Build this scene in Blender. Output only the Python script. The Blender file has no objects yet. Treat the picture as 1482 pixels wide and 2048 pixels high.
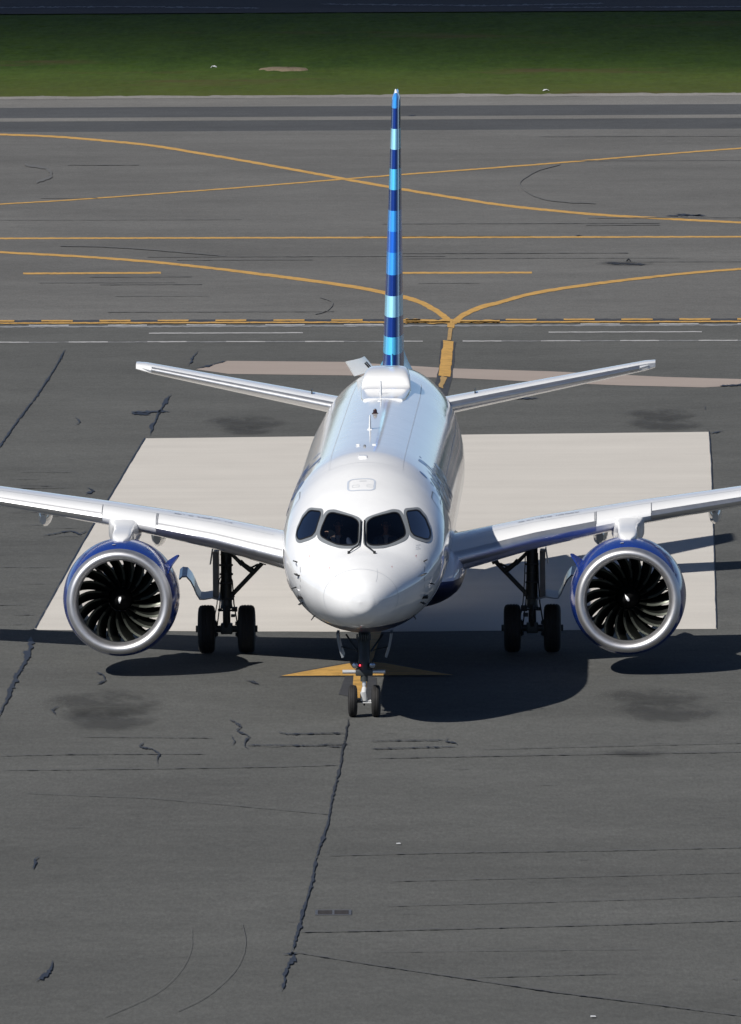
import bpy, bmesh, math, random
from mathutils import Vector, Matrix
R = math.radians
rnd = random.Random(7)
scene = bpy.context.scene
col = scene.collection

# ------------------------------------------------------------------ camera, sky, sun, exposure
CAM_H, CAM_D, FPX, HORIZON = 24.8, 262.6, 25326.0, -955.0      # metres, metres, focal length and horizon row of the 1482 x 2048 photograph
PITCH = math.atan((1024 - HORIZON) / FPX)
ROLL = R(0.3)
cam = bpy.data.cameras.new('camera')
cam.sensor_fit = 'HORIZONTAL'; cam.sensor_width = 36.0
cam.lens = FPX / 1482 * 36.0
cam.clip_start = 1.0; cam.clip_end = 20000
camo = bpy.data.objects.new('camera', cam); col.objects.link(camo)
camo.location = (0, -CAM_D, CAM_H)
camo.rotation_euler = (Matrix.Rotation(R(90) - PITCH, 3, 'X') @ Matrix.Rotation(-ROLL, 3, 'Z')).to_euler()
scene.camera = camo

SUN_FROM = Vector((-0.72, -0.82, 1.0)).normalized()
world = bpy.data.worlds.new('World'); scene.world = world
world.use_nodes = True
wn = world.node_tree.nodes; wl = world.node_tree.links
bg = wn['Background']
sky = wn.new('ShaderNodeTexSky'); sky.sky_type = 'NISHITA'; sky.sun_disc = False
sky.sun_elevation = math.asin(SUN_FROM.z)
sky.sun_rotation = math.atan2(SUN_FROM.x, SUN_FROM.y)
sky.air_density = 0.35; sky.dust_density = 0.0; sky.ozone_density = 1.0
wl.new(sky.outputs[0], bg.inputs[0]); bg.inputs[1].default_value = 0.085
sun = bpy.data.lights.new('sun', 'SUN'); sun.energy = 4.9; sun.angle = R(0.5); sun.color = (1.0, 0.955, 0.89)
suno = bpy.data.objects.new('sun', sun); col.objects.link(suno)
suno.rotation_euler = (-SUN_FROM).to_track_quat('-Z', 'Y').to_euler()
suno.location = SUN_FROM * 200
vs = scene.view_settings
scene.display_settings.display_device = 'sRGB'
vs.view_transform = 'Standard'; vs.look = 'None'; vs.exposure = 0.06; vs.gamma = 1.0

# ------------------------------------------------------------------ helpers
def G(px, py):
    """ground point (metres) surveyed from the photograph"""
    a, b = px - 741, py - 1024
    cr, sr = math.cos(ROLL), math.sin(ROLL)
    u, v = a*cr - b*sr, a*sr + b*cr
    c, s = math.cos(PITCH), math.sin(PITCH)
    dx, dy, dz = u/FPX, c - v/FPX*s, -s - v/FPX*c
    t = -CAM_H/dz
    return (dx*t, -CAM_D + dy*t)

def tag(o, label=None, cat=None, group=None, kind=None):
    if label: o['label'] = label
    if cat: o['category'] = cat
    if group: o['group'] = group
    if kind: o['kind'] = kind
    return o

def build(name, verts, faces, mat, parent=None, smooth=True, angle=40):
    me = bpy.data.meshes.new(name)
    me.from_pydata([tuple(v) for v in verts], [], faces)
    me.validate(); me.update()
    if mat: me.materials.append(mat)
    o = bpy.data.objects.new(name, me); col.objects.link(o)
    if parent: o.parent = parent
    if smooth and len(me.polygons):
        me.polygons.foreach_set('use_smooth', [True]*len(me.polygons))
        if angle: me.set_sharp_from_angle(angle=R(angle))
    return o

def empty(name, loc=(0, 0, 0), rz=0):
    o = bpy.data.objects.new(name, None); col.objects.link(o)
    o.empty_display_size = .3; o.location = loc; o.rotation_euler = (0, 0, rz)
    return o

class MB:
    def __init__(s): s.v = []; s.f = []
    def add(s, vs_, fs_):
        n = len(s.v); s.v += [tuple(v) for v in vs_]; s.f += [tuple(i+n for i in f) for f in fs_]; return s
    def loft(s, rings, closed=True, cap0=False, cap1=False):
        n = len(rings[0]); vs_ = [p for r in rings for p in r]; fs_ = []
        m = n if closed else n-1
        for i in range(len(rings)-1):
            for j in range(m):
                a = i*n+j; b = i*n+(j+1) % n
                fs_.append((a, b, b+n, a+n))
        if cap0: fs_.append(tuple(range(n))[::-1])
        if cap1: fs_.append(tuple((len(rings)-1)*n+j for j in range(n)))
        return s.add(vs_, fs_)
    def lathe(s, prof, c=(0, 0, 0), axis='Y', seg=48, cap0=False, cap1=False, squash=1.0):
        rings = []
        for a, r in prof:
            ring = []
            for k in range(seg):
                t = 2*math.pi*k/seg; p, q = r*math.cos(t), r*math.sin(t)*squash
                if axis == 'Y': ring.append((c[0]+p, c[1]+a, c[2]+q))
                elif axis == 'X': ring.append((c[0]+a, c[1]+p, c[2]+q))
                else: ring.append((c[0]+p, c[1]+q, c[2]+a))
            rings.append(ring)
        return s.loft(rings, True, cap0, cap1)
    def tube(s, pts, rad, seg=12, cap=True):
        pts = [Vector(p) for p in pts]
        if not isinstance(rad, (list, tuple)): rad = [rad]*len(pts)
        rings = []; up = None
        for i, p in enumerate(pts):
            t = (pts[min(i+1, len(pts)-1)] - pts[max(i-1, 0)]).normalized()
            if up is None: up = t.orthogonal().normalized()
            up = (up - t*up.dot(t)).normalized(); w = t.cross(up)
            rings.append([p + rad[i]*(math.cos(2*math.pi*k/seg)*up + math.sin(2*math.pi*k/seg)*w) for k in range(seg)])
        return s.loft(rings, True, cap, cap)
    def box(s, lo, hi, bev=0.0, M=None):
        bm = bmesh.new(); bmesh.ops.create_cube(bm, size=1)
        for v in bm.verts:
            v.co = Vector([lo[k] + (v.co[k]+.5)*(hi[k]-lo[k]) for k in range(3)])
        if bev: bmesh.ops.bevel(bm, geom=bm.edges[:], offset=bev, segments=2, profile=.6, affect='EDGES')
        if M is not None: bmesh.ops.transform(bm, matrix=M, verts=bm.verts[:])
        bm.verts.index_update()
        s.add([v.co for v in bm.verts], [tuple(v.index for v in f.verts) for f in bm.faces]); bm.free(); return s
    def sheet(s, pts, th):
        """quad strip rows of points given thickness along its normals; pts = rows x cols"""
        nr, nc = len(pts), len(pts[0])
        P = [[Vector(p) for p in r] for r in pts]; top = []; bot = []
        for i in range(nr):
            for j in range(nc):
                du = P[min(i+1, nr-1)][j]-P[max(i-1, 0)][j]; dv = P[i][min(j+1, nc-1)]-P[i][max(j-1, 0)]
                n = du.cross(dv).normalized()*th/2
                top.append(P[i][j]+n); bot.append(P[i][j]-n)
        N = nr*nc; f = []
        for i in range(nr-1):
            for j in range(nc-1):
                a = i*nc+j; f.append((a, a+1, a+nc+1, a+nc)); f.append((N+a, N+a+nc, N+a+nc+1, N+a+1))
        rim = [j for j in range(nc)] + [i*nc+nc-1 for i in range(1, nr)] + [(nr-1)*nc+j for j in range(nc-2, -1, -1)] + [i*nc for i in range(nr-2, 0, -1)]
        for k in range(len(rim)):
            a, b = rim[k], rim[(k+1) % len(rim)]; f.append((a, b, b+N, a+N))
        return s.add(top+bot, f)
    def build(s, name, mat, parent=None, **k): return build(name, s.v, s.f, mat, parent, **k)

# ------------------------------------------------------------------ materials
class NT:
    """tiny node helper"""
    def __init__(s, name):
        s.m = bpy.data.materials.new(name); s.m.use_nodes = True
        s.t = s.m.node_tree; s.n = s.t.nodes; s.p = s.n['Principled BSDF']
    def new(s, t, **k):
        n = s.n.new(t)
        for a, b in k.items(): setattr(n, a, b)
        return n
    def link(s, a, b): s.t.links.new(a, b)
    def coord(s, scale=(1, 1, 1)):
        tc = s.new('ShaderNodeTexCoord'); mp = s.new('ShaderNodeMapping'); mp.inputs['Scale'].default_value = scale
        s.link(tc.outputs['Object'], mp.inputs['Vector']); return mp.outputs['Vector']
    def noise(s, scale, detail=4, rough=.55, vec=None):
        n = s.new('ShaderNodeTexNoise'); n.inputs['Scale'].default_value = scale
        n.inputs['Detail'].default_value = detail; n.inputs['Roughness'].default_value = rough
        s.link(vec if vec is not None else s.coord(), n.inputs['Vector']); return n.outputs['Fac']
    def ramp(s, fac, stops, interp='LINEAR'):
        r = s.new('ShaderNodeValToRGB'); r.color_ramp.interpolation = interp
        e = r.color_ramp.elements
        while len(e) < len(stops): e.new(1.0)
        for k, (p, c) in enumerate(stops):
            e[k].position = p; e[k].color = (c[0], c[1], c[2], 1) if not isinstance(c, (int, float)) else (c, c, c, 1)
        s.link(fac, r.inputs[0]); return r.outputs[0]
    def mix(s, fac, a, b, mode='MIX'):
        n = s.new('ShaderNodeMix', data_type='RGBA', blend_type=mode)
        for k, x in ((0, fac), (6, a), (7, b)):
            if isinstance(x, (int, float)): n.inputs[k].default_value = x if k == 0 else (x, x, x, 1)
            elif isinstance(x, (tuple, list)): n.inputs[k].default_value = (*x[:3], 1)
            else: s.link(x, n.inputs[k])
        return n.outputs[2]
    def math(s, op, a, b=None, c=None):
        n = s.new('ShaderNodeMath', operation=op)
        for k, x in enumerate((a, b, c)):
            if x is None: continue
            if isinstance(x, (int, float)): n.inputs[k].default_value = x
            else: s.link(x, n.inputs[k])
        return n.outputs[0]
    def xyz(s):
        tc = s.new('ShaderNodeTexCoord'); sp = s.new('ShaderNodeSeparateXYZ'); s.link(tc.outputs['Object'], sp.inputs[0]); return sp.outputs
    def base(s, c):
        if isinstance(c, (tuple, list)): s.p.inputs['Base Color'].default_value = (*c[:3], 1)
        else: s.link(c, s.p.inputs['Base Color'])
    def rough(s, c):
        if isinstance(c, (int, float)): s.p.inputs['Roughness'].default_value = c
        else: s.link(c, s.p.inputs['Roughness'])
    def bump(s, h, strength=.2, dist=.01):
        b = s.new('ShaderNodeBump'); b.inputs['Strength'].default_value = strength; b.inputs['Distance'].default_value = dist
        s.link(h, b.inputs['Height']); s.link(b.outputs[0], s.p.inputs['Normal'])

def simple(name, c, rough=.5, metal=0.0, var=.12, scale=3.0, emit=None):
    t = NT(name)
    t.base(t.mix(t.noise(scale, 5), tuple(x*(1-var) for x in c), tuple(min(1, x*(1+var)) for x in c)))
    t.rough(rough); t.p.inputs['Metallic'].default_value = metal
    if emit:
        t.p.inputs['Emission Color'].default_value = (*emit[:3], 1); t.p.inputs['Emission Strength'].default_value = emit[3]
    return t.m

NAVY = (.006, .012, .045)
def aircraft_white(name, belly=False, rough=.07, lining=False):
    t = NT(name)
    dirt = t.ramp(t.noise(1.2, 6, .6), [(.35, .94), (.7, 1.0)])
    white = t.mix(1.0, (.80, .81, .82), dirt, 'MULTIPLY')
    if belly:
        x = t.xyz()
        f = t.math('GREATER_THAN', x[2], 2.07)
        white = t.mix(f, NAVY, white)
    if lining:         # inner side of the skin is dark cabin lining
        g = t.new('ShaderNodeNewGeometry')
        white = t.mix(g.outputs['Backfacing'], white, (.012, .012, .014))
    t.base(white)
    ro = t.math('ADD', t.math('MULTIPLY', t.noise(4, 4), .08), rough-.04)
    if belly: ro = t.math('MAXIMUM', ro, t.math('MULTIPLY', t.math('SUBTRACT', 1.0, f), .38))
    t.rough(ro)
    t.p.inputs['Specular IOR Level'].default_value = .55
    t.bump(t.noise(.9, 2), .012, .02)
    return t.m
M_WHITE = aircraft_white('white_paint')
M_SKIN = aircraft_white('white_skin_navy_belly', True, lining=True)
M_FAIR = aircraft_white('white_fairing_navy_belly', True)
M_NAVYP = simple('navy_paint', (.008, .016, .06), .15, var=.1)
M_BLUE = simple('royal_blue_paint', (.009, .035, .22), .14, var=.08, scale=1.5)
M_SEAM = simple('panel_line', (.46, .49, .53), .5)
M_DSEAM = simple('dark_panel_line', (.16, .17, .19), .5)
M_FRAME = simple('grey_window_frame', (.18, .195, .21), .4, var=.06)
M_SEAL = simple('black_seal', (.008, .008, .009), .5)
M_BLACK = simple('black_rubber_metal', (.012, .012, .013), .45)
M_LOGO = simple('blue_lettering', (.012, .04, .2), .2)
M_RED = simple('red_mark', (.5, .03, .02), .4)
M_DECAL = simple('white_decal', (.75, .76, .78), .3)
M_CHROME = simple('chrome', (.80, .80, .80), .28, .55, var=.03)
M_GEARD = simple('dark_gear_metal', (.045, .05, .05), .45, .2, var=.25, scale=8)
M_GEARL = simple('light_gear_metal', (.55, .56, .57), .4, var=.1)
M_FAN = simple('fan_blade_titanium', (.011, .0125, .011), .33, .4, var=.2)
def dull(name, c):
    m = simple(name, c, .9); m.node_tree.nodes['Principled BSDF'].inputs['Specular IOR Level'].default_value = .05; return m
M_FANEDGE = simple('fan_blade_leading_edge', (.16, .175, .15), .35, .7)
M_DUCT = simple('dark_intake_duct', (.03, .03, .032), .55, var=.2)
M_EXH = simple('exhaust_metal', (.10, .09, .085), .4, .8)
M_COCK = simple('cockpit_dark', (.006, .006, .007), .8)

def metal_lip(name, c, rough, band):
    t = NT(name)
    t.base(t.mix(t.noise(3, 4), tuple(x*.93 for x in c), c)); t.p.inputs['Metallic'].default_value = 1.0
    t.rough(t.math('ADD', t.math('MULTIPLY', t.noise(6, 5), .12), rough-.06)); return t.m
M_LIP = metal_lip('bare_aluminium_lip', (.68, .68, .70), .50, 0)
M_SLAT = metal_lip('bare_aluminium_leading_edge', (.72, .73, .75), .47, 0)

def tyre_mat():
    t = NT('tyre_rubber')
    x = t.xyz()
    t.base(t.mix(t.noise(9, 5), (.010, .010, .0105), (.022, .021, .021))); t.rough(.75); return t.m
M_TYRE = tyre_mat()

def fin_mat():
    t = NT('fin_ribbon_stripes')
    x = t.xyz()
    navy = (.010, .035, .20); cyan = (.085, .48, .81); pale = (.30, .66, .87); blue = (.045, .30, .80); mid = (.018, .12, .56)
    rows = [(735, navy), (713, cyan), (679, navy), (638, pale), (594, navy), (552, blue), (509, mid), (466, blue), (425, navy),
            (383, cyan), (341, navy), (300, pale), (259, navy), (219, blue)]
    stops = []
    for py, c in rows:                      # leading edge runs from (31.0, 5.2) to (35.8, 11.45)
        z = 8.0
        for _ in range(30):
            y = 29.7 + (z-5.2)*6.1/6.25
            z = CAM_H - (py - 3 - HORIZON)*(CAM_D+y)/FPX
        stops.append((max(0.0, (z-5.0)/7.0), c))
    fac = t.math('MULTIPLY', t.math('SUBTRACT', x[2], 5.0), 1/7.0)
    t.base(t.ramp(fac, stops, 'CONSTANT')); t.rough(.13); return t.m
M_FIN = fin_mat()

def glass_mat(name, tint, ior=1.6, base=0.0):
    t = NT(name)
    t.n.remove(t.p)
    out = [n for n in t.n if n.type == 'OUTPUT_MATERIAL'][0]
    tr = t.new('ShaderNodeBsdfTransparent'); tr.inputs[0].default_value = (*tint, 1)
    gl = t.new('ShaderNodeBsdfGlossy'); gl.inputs['Roughness'].default_value = .03; gl.inputs[0].default_value = (.9, .93, 1, 1)
    fr = t.new('ShaderNodeFresnel'); fr.inputs[0].default_value = ior
    mx = t.new('ShaderNodeMixShader')
    t.link(t.math('MAXIMUM', fr.outputs[0], base), mx.inputs[0]); t.link(tr.outputs[0], mx.inputs[1]); t.link(gl.outputs[0], mx.inputs[2])
    t.link(mx.outputs[0], out.inputs[0]); return t.m
M_GLASS = glass_mat('cockpit_glass', (.76, .80, .84))
M_GLASS2 = glass_mat('coated_side_glass', (.30, .36, .42), 1.8, .5)
M_CABIN = simple('cabin_window_glass', (.012, .015, .02), .06)
M_LENS = simple('lamp_lens', (.30, .34, .40), .10, .8, var=.6, scale=30)
M_REDLAMP = simple('red_lamp', (.8, .02, .02), .3, emit=(1, .05, .08, 3.0))

def asphalt(name, lo, hi, streak=.5):
    t = NT(name)
    big = t.ramp(t.noise(.05, 5, .6), [(.3, .86), (.7, 1.1)])
    med = t.ramp(t.noise(.55, 6, .65), [(.3, .93), (.72, 1.05)])
    lane = t.ramp(t.noise(1.0, 4, .6, t.coord((.02, .28, 1))), [(.3, .93), (.7, 1.05)])
    fine = t.ramp(t.noise(15, 5, .8, t.coord((1, .16, 1))), [(.30, .80), (.5, 1.0), (.70, 1.22)])
    blot = t.ramp(t.noise(3.2, 5, .7, t.coord((1, .5, 1))), [(.32, .90), (.68, 1.08)])
    wide = t.ramp(t.noise(.16, 3, .5), [(.3, .93), (.7, 1.07)])
    spk = t.ramp(t.noise(14, 2, .5), [(.66, 0.0), (.76, 1.0)])
    c = t.mix(t.noise(1.3, 5, .6), lo, hi)
    for x in (big, med, lane, fine, blot, wide): c = t.mix(1.0, c, x, 'MULTIPLY')
    c = t.mix(t.math('MULTIPLY', spk, .22), c, tuple(min(1, k*2.2) for k in hi))
    t.base(c); t.rough(.92); t.p.inputs['Specular IOR Level'].default_value = .15
    t.bump(t.noise(45, 4, .7), .35, .01)
    return t.m
M_ASPH = asphalt('apron_asphalt', (.093, .0955, .0925), (.106, .1075, .103))
M_TAXI = asphalt('taxiway_asphalt', (.118, .119, .116), (.138, .136, .131))
M_SHLD = asphalt('shoulder_asphalt', (.066, .070, .075), (.078, .081, .085))
M_ROADF = asphalt('far_road_asphalt', (.05, .053, .062), (.06, .062, .07))
M_BAND = asphalt('pale_edge_asphalt', (.150, .149, .143), (.175, .172, .163))
M_GRAV = asphalt('gravel_edge', (.20, .195, .185), (.26, .25, .235))

def concrete(name, lo, hi):
    t = NT(name)
    c = t.mix(t.noise(.35, 6, .6), lo, hi)
    st = t.ramp(t.noise(1.0, 5, .6, t.coord((.06, .8, 1))), [(.32, .95), (.62, 1.02)])
    c = t.mix(1.0, c, st, 'MULTIPLY')
    c = t.mix(1.0, c, t.ramp(t.noise(25, 3, .7), [(.3, .92), (.7, 1.06)]), 'MULTIPLY')
    t.base(c); t.rough(.9); t.p.inputs['Specular IOR Level'].default_value = .2
    t.bump(t.noise(30, 4, .7), .2, .006); return t.m
M_CONC = concrete('concrete_slab', (.485, .460, .425), (.575, .550, .508))
M_PINK = concrete('weathered_pink_concrete', (.29, .245, .22), (.35, .30, .27))

def paint(name, c, wear):
    t = NT(name)
    w = t.ramp(t.noise(2.4, 7, .7), [(.32, .62), (.55, 1.0)])
    w2 = t.ramp(t.noise(18, 4, .7), [(.3, .8), (.6, 1.06)])
    cc = t.mix(1.0, t.mix(1.0, c, w, 'MULTIPLY'), w2, 'MULTIPLY')
    t.base(cc); t.rough(.7); return t.m
M_YEL = paint('yellow_road_paint', (.54, .315, .08), .5)
M_YELF = paint('faded_yellow_road_paint', (.40, .26, .10), .5)
M_WHT = paint('white_road_paint', (.42, .42, .42), .5)
M_BLKP = paint('black_border_paint', (.045, .047, .053), .5)
M_TAR = simple('crack_sealant_tar', (.025, .028, .036), .5, var=.25, scale=2)
M_THIN = simple('pavement_joint', (.072, .073, .074), .8, var=.25, scale=2)

# ------------------------------------------------------------------ ground and pavements
def poly_sheet(name, pts, z, mat, kind='structure', sub=0):
    o = build(name, [(x, y, z) for x, y in pts], [tuple(range(len(pts)))], mat, smooth=False)
    o['kind'] = kind; return o
def rect(x0, y0, x1, y1): return [(x0, y0), (x1, y0), (x1, y1), (x0, y1)]

def grass_mat(name, dark, light):
    t = NT(name)
    y = t.xyz()[1]
    n = t.noise(.35, 6, .7, t.coord((1, .16, 1))); n2 = t.noise(3.0, 5, .75, t.coord((1, .10, 1)))
    c = t.mix(t.ramp(n, [(.34, 0.0), (.66, 1.0)]), dark, light)
    c = t.mix(t.ramp(n2, [(.42, 0.0), (.70, .55)]), c, tuple(k*1.5 for k in light))
    # far loss of light put into the colour: paler, yellower grass near the pavement
    v = t.math('ADD', y, t.math('MULTIPLY', t.noise(.25, 5), 24))
    c = t.mix(t.ramp(t.math('MULTIPLY', t.math('SUBTRACT', v, 285.0), 1/60.), [(.1, .75), (.75, 0.0)]), c, (.080, .088, .024))
    br = t.ramp(t.noise(.07, 4, .6, t.coord((.7, 1.0, 1))), [(.60, 0.0), (.70, .7)])
    c = t.mix(br, c, (.07, .052, .025))
    t.base(c); t.rough(.9); t.p.inputs['Specular IOR Level'].default_value = .1
    return t.m
M_GRASSG = grass_mat('grass_ground', (.024, .047, .007), (.038, .069, .010))

poly_sheet('ground', rect(-4000, -1500, 4000, 6000), -.03, M_GRASSG)
poly_sheet('apron', rect(-400, -420, 400, 285.0), 0, M_ASPH)
yT = G(741, 655)[1]; yS = G(741, 261)[1]; yE = G(741, 212)[1]; yG = G(741, 192)[1]
ROADS = math.sin(R(.02))
poly_sheet('taxiway', rect(-400, yT+2, 400, yS), .004, M_TAXI)
poly_sheet('taxiway_shoulder', rect(-400, yS, 400, yE), .004, M_SHLD)
poly_sheet('shoulder_edge_band', rect(-400, yE, 400, yG-1.5), .004, M_BAND)
poly_sheet('shoulder_joint_strip', rect(-400, G(741, 240)[1], 400, G(741, 233)[1]), .009, M_BAND)
# ragged gravel verge where the pavement meets the grass
vp = []; 
for k in range(0, 161):
    vp.append((-40+.5*k, yG-1.6+rnd.uniform(-.25, .25)))
vq = [(x, yG+1.2+rnd.uniform(-.8, .9)) for x, _ in vp][::-1]
poly_sheet('gravel_verge', vp+vq, .013, M_GRAV)
yR0 = G(741, 25)[1]
poly_sheet('far_taxiway', rect(-600, yR0, 600, yR0+260), .02, M_ROADF)

# concrete pad and the older pinkish strip
def rough_edge(P, a=.008):
    out = []
    for p, q in zip(P, P[1:]+P[:1]):
        n = max(1, int(math.hypot(q[0]-p[0], q[1]-p[1])/.6))
        out += [(p[0]+(q[0]-p[0])*k/n+rnd.gauss(0, a), p[1]+(q[1]-p[1])*k/n+rnd.gauss(0, a*2)) for k in range(n)]
    return out
poly_sheet('concrete_pad', rough_edge([G(68, 1260), G(400, 1263), G(760, 1264), G(1433, 1258), G(1428, 1095), G(1423, 930), G(1418, 864), G(980, 869), G(290, 877), G(250, 943), G(157, 1101)]), .005, M_CONC)
poly_sheet('old_concrete_strip', [G(392, 739), G(457, 748), G(690, 751), G(904, 756), G(1060, 763), G(1240, 771), G(1408, 775), G(1500, 770), G(1500, 759), G(1327, 754), G(1103, 743), G(904, 737), G(690, 724), G(454, 722)], .005, M_PINK)

def ribbon(mb, pts, hw, jit=0.0, step=9.0, wj=.3, taper=False, thin=1.0):
    """line on the ground: surveyed points, half width in survey units, optional raggedness"""
    out = []
    for (x0, y0), (x1, y1) in zip(pts, pts[1:]):
        n = max(1, int(math.hypot(x1-x0, y1-y0)/step))
        for k in range(n): out.append((x0+(x1-x0)*k/n, y0+(y1-y0)*k/n))
    out.append(pts[-1])
    ph = rnd.uniform(0, 50)
    if not isinstance(hw, (list, tuple)): hw = [hw, hw]
    hw = [h*thin for h in hw]
    L = len(out); vs_ = []
    for i, (x, y) in enumerate(out):
        a = out[max(i-1, 0)]; b = out[min(i+1, L-1)]
        tx, ty = b[0]-a[0], b[1]-a[1]; l = math.hypot(tx, ty) or 1
        nx, ny = -ty/l, tx/l
        f = i/max(1, L-1)*(len(hw)-1); k = min(int(f), len(hw)-2); h = hw[k]+(hw[k+1]-hw[k])*(f-k)
        if taper: h *= (.45+.75*abs(math.sin(.37*i+ph)*math.sin(.111*i+2*ph)+.35*math.sin(.9*i+ph)))*max(.1, min(1, i/4, (L-1-i)/4))
        ox, oy = rnd.gauss(0, jit), rnd.gauss(0, jit)*.5
        ha = h*(1+rnd.uniform(-wj, wj)); hb = h*(1+rnd.uniform(-wj, wj))
        vs_.append(G(x+ox+nx*ha, y+oy+ny*ha)); vs_.append(G(x+ox-nx*hb, y+oy-ny*hb))
    mb.add([(p[0], p[1], 0) for p in vs_], [(2*i, 2*i+1, 2*i+3, 2*i+2) for i in range(L-1)])
def smooth_pts(pts, n=6):
    out = []
    P = [pts[0]] + list(pts) + [pts[-1]]
    for i in range(1, len(P)-2):
        for k in range(n):
            t = k/n
            out.append(tuple(.5*((2*P[i][c])+(-P[i-1][c]+P[i+1][c])*t+(2*P[i-1][c]-5*P[i][c]+4*P[i+1][c]-P[i+2][c])*t*t+(-P[i-1][c]+3*P[i][c]-3*P[i+1][c]+P[i+2][c])*t**3) for c in (0, 1)))
    out.append(pts[-1]); return out
def marking(name, z, mat, items):
    mb = MB()
    for it in items: ribbon(mb, *it[:2], **(it[2] if len(it) > 2 else {}))
    mb.v = [(x, y, z) for x, y, _ in mb.v]
    o = mb.build(name, mat, smooth=False); o['kind'] = 'structure'; return o

J = dict(jit=.25, step=7, wj=.12)
marking('taxi_curve_marking', .010, M_YEL, [
    (smooth_pts([(-60, 268), (0, 269.5), (100, 273), (200, 281), (300, 291), (400, 307), (500, 324), (600, 342), (700, 360.5), (800, 378), (900, 394.5), (1000, 410), (1100, 421), (1200, 430), (1300, 436), (1400, 441.5), (1540, 448)]), [1.7, 2.2, 2.4, 2.2, 1.8], J)])
marking('taxi_crossing_marking', .014, M_YEL, [
    (smooth_pts([(-60, 414), (0, 409), (150, 400), (300, 389), (450, 378), (600, 366), (690, 358.5), (800, 350), (950, 339), (1100, 327.5), (1250, 315), (1400, 303), (1540, 293)]), [1.0, 1.15, 1.3, 1.25], J)])
marking('taxiway_line', .010, M_YEL, [([(-60, 477.5), (741, 475.5), (1540, 473.8)], 1.5, J),
    ([(46, 547.5), (322, 546)], 1.7, J), ([(792, 546.2), (1064, 545.6)], 1.7, J)])
marking('lead_in_left_marking', .012, M_YEL, [
    (smooth_pts([(-60, 501), (0, 505), (150, 513), (300, 524), (450, 540), (600, 559), (680, 570), (740, 580), (800, 593), (835, 603), (862, 616), (885, 631), (902, 646)]), [1.9, 2.1, 2.5, 3.1, 5.5], J)])
marking('lead_in_right_marking', .015, M_YEL, [
    (smooth_pts([(908, 645), (930, 629), (960, 616), (1000, 605), (1060, 589), (1120, 578), (1200, 567), (1300, 555), (1400, 545), (1540, 534)]), [5.5, 3.2, 2.5, 2.1, 1.9], J)])
marking('lead_in_stem_border', .008, M_BLKP, [([(897, 683), (890, 752), (820, 1010)], 15, dict(jit=.4, step=10, wj=.08)), ([(724, 1350), (714, 1397)], [30, 38], dict(jit=.1, wj=.02))])
marking('lead_in_stem_marking', .0175, M_YEL, [([(903, 640), (901, 656)], 7, J), ([(897, 683), (889, 753)], [10.5, 11.5], dict(jit=.4, step=5, wj=.08)), ([(770, 1195), (760, 1230), (721, 1352), (717, 1397)], [13, 13.5, 13.5, 13.5], dict(jit=.3, step=7, wj=.05))])
marking('faded_stem_marking', .0175, M_YELF, [([(901, 657), (898, 681)], 4, J), ([(889, 754), (882, 775)], 5, dict(jit=1, step=4, wj=.5)), ([(870, 820), (800, 1080)], 6, dict(jit=1, step=5, wj=.5))])
# nose wheel stop arrow
ar = [(562, 1353.5), (600, 1346), (650, 1337), (700, 1328), (735, 1325), (770, 1328), (820, 1337), (870, 1346), (907, 1351.5), (735, 1352.5)]
poly_sheet('stop_arrow_border', [G(x+(4 if x > 735 else -4 if x < 735 else 0)*1.5, y + (1.2 if y > 1350 else -2)) for x, y in ar], .010, M_BLKP)
poly_sheet('stop_arrow_marking', [G(x, y) for x, y in ar], .0205, M_YEL)

# solid and dashed non-movement boundary on a black band, then the vehicle roadway
hy = lambda x, y: y + (741-x)*.0026
it = [([(x, hy(x, 645.6)), (x+40, hy(x+40, 645.6))], 1.35, dict(jit=.25, wj=.2)) for x in range(-60, 880, 40)]
it += [([(x, hy(x, 646)), (x+40, hy(x+40, 646))], 1.35, dict(jit=.25, wj=.2)) for x in range(920, 1540, 40)]
k0 = -33
while k0 < 1530:
    if not (830 < k0 < 1000): it.append(([(k0, hy(k0, 641.2)), (k0+62, hy(k0+62, 641.2))], 1.5, dict(jit=.25, wj=.2)))
    k0 += 116
it.append(([(812, 643.5), (905, 644.5)], 4.0, dict(jit=.8, wj=.4))); it.append(([(905, 644.5), (1000, 643.8)], 2.6, dict(jit=.6, wj=.4)))
marking('boundary_band', .0085, M_BLKP, [([(-60, hy(-60, 643.2)), (880, hy(880, 643.2))], 4.2, dict(jit=.2, wj=.15)), ([(980, hy(980, 643.4)), (1540, hy(1540, 643.4))], 4.2, dict(jit=.2, wj=.15))])
marking('boundary_marking', .0225, M_YEL, it)
it = []
x = -20
while x < 1530:
    if not 800 < x < 900: it.append(([(x, hy(x, 683.2)), (x+78, hy(x+78, 683.2))], 1.0, dict(jit=.2, wj=.25)))
    if not 700 < x < 960: it.append(([(x+78, hy(x+78, 649.6)), (x+157, hy(x+157, 649.6))], 1.0, dict(jit=.25, wj=.3)))
    x += 157.5
for x0, x1 in ((-500, -190), (298, 606), (1097, 1404)): it.append(([(x0, hy(x0, 665.8)), (x1, hy(x1, 665.8))], 1.0, dict(jit=.2, wj=.15)))
marking('roadway_marking', .0105, M_WHT, it)
M_WHTF = paint('worn_white_road_paint', (.24, .245, .25), .5)
marking('roadway_edge_marking', .0075, M_WHTF, [([(-60, hy(-60, 652)), (1540, hy(1540, 652))], 1.5, dict(jit=.3, wj=.5)), ([(-60, hy(-60, 683.2)), (800, hy(800, 683.2))], .7, dict(jit=.2, wj=.5)), ([(960, hy(960, 683.2)), (1540, hy(1540, 683.2))], .7, dict(jit=.2, wj=.5))])

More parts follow.
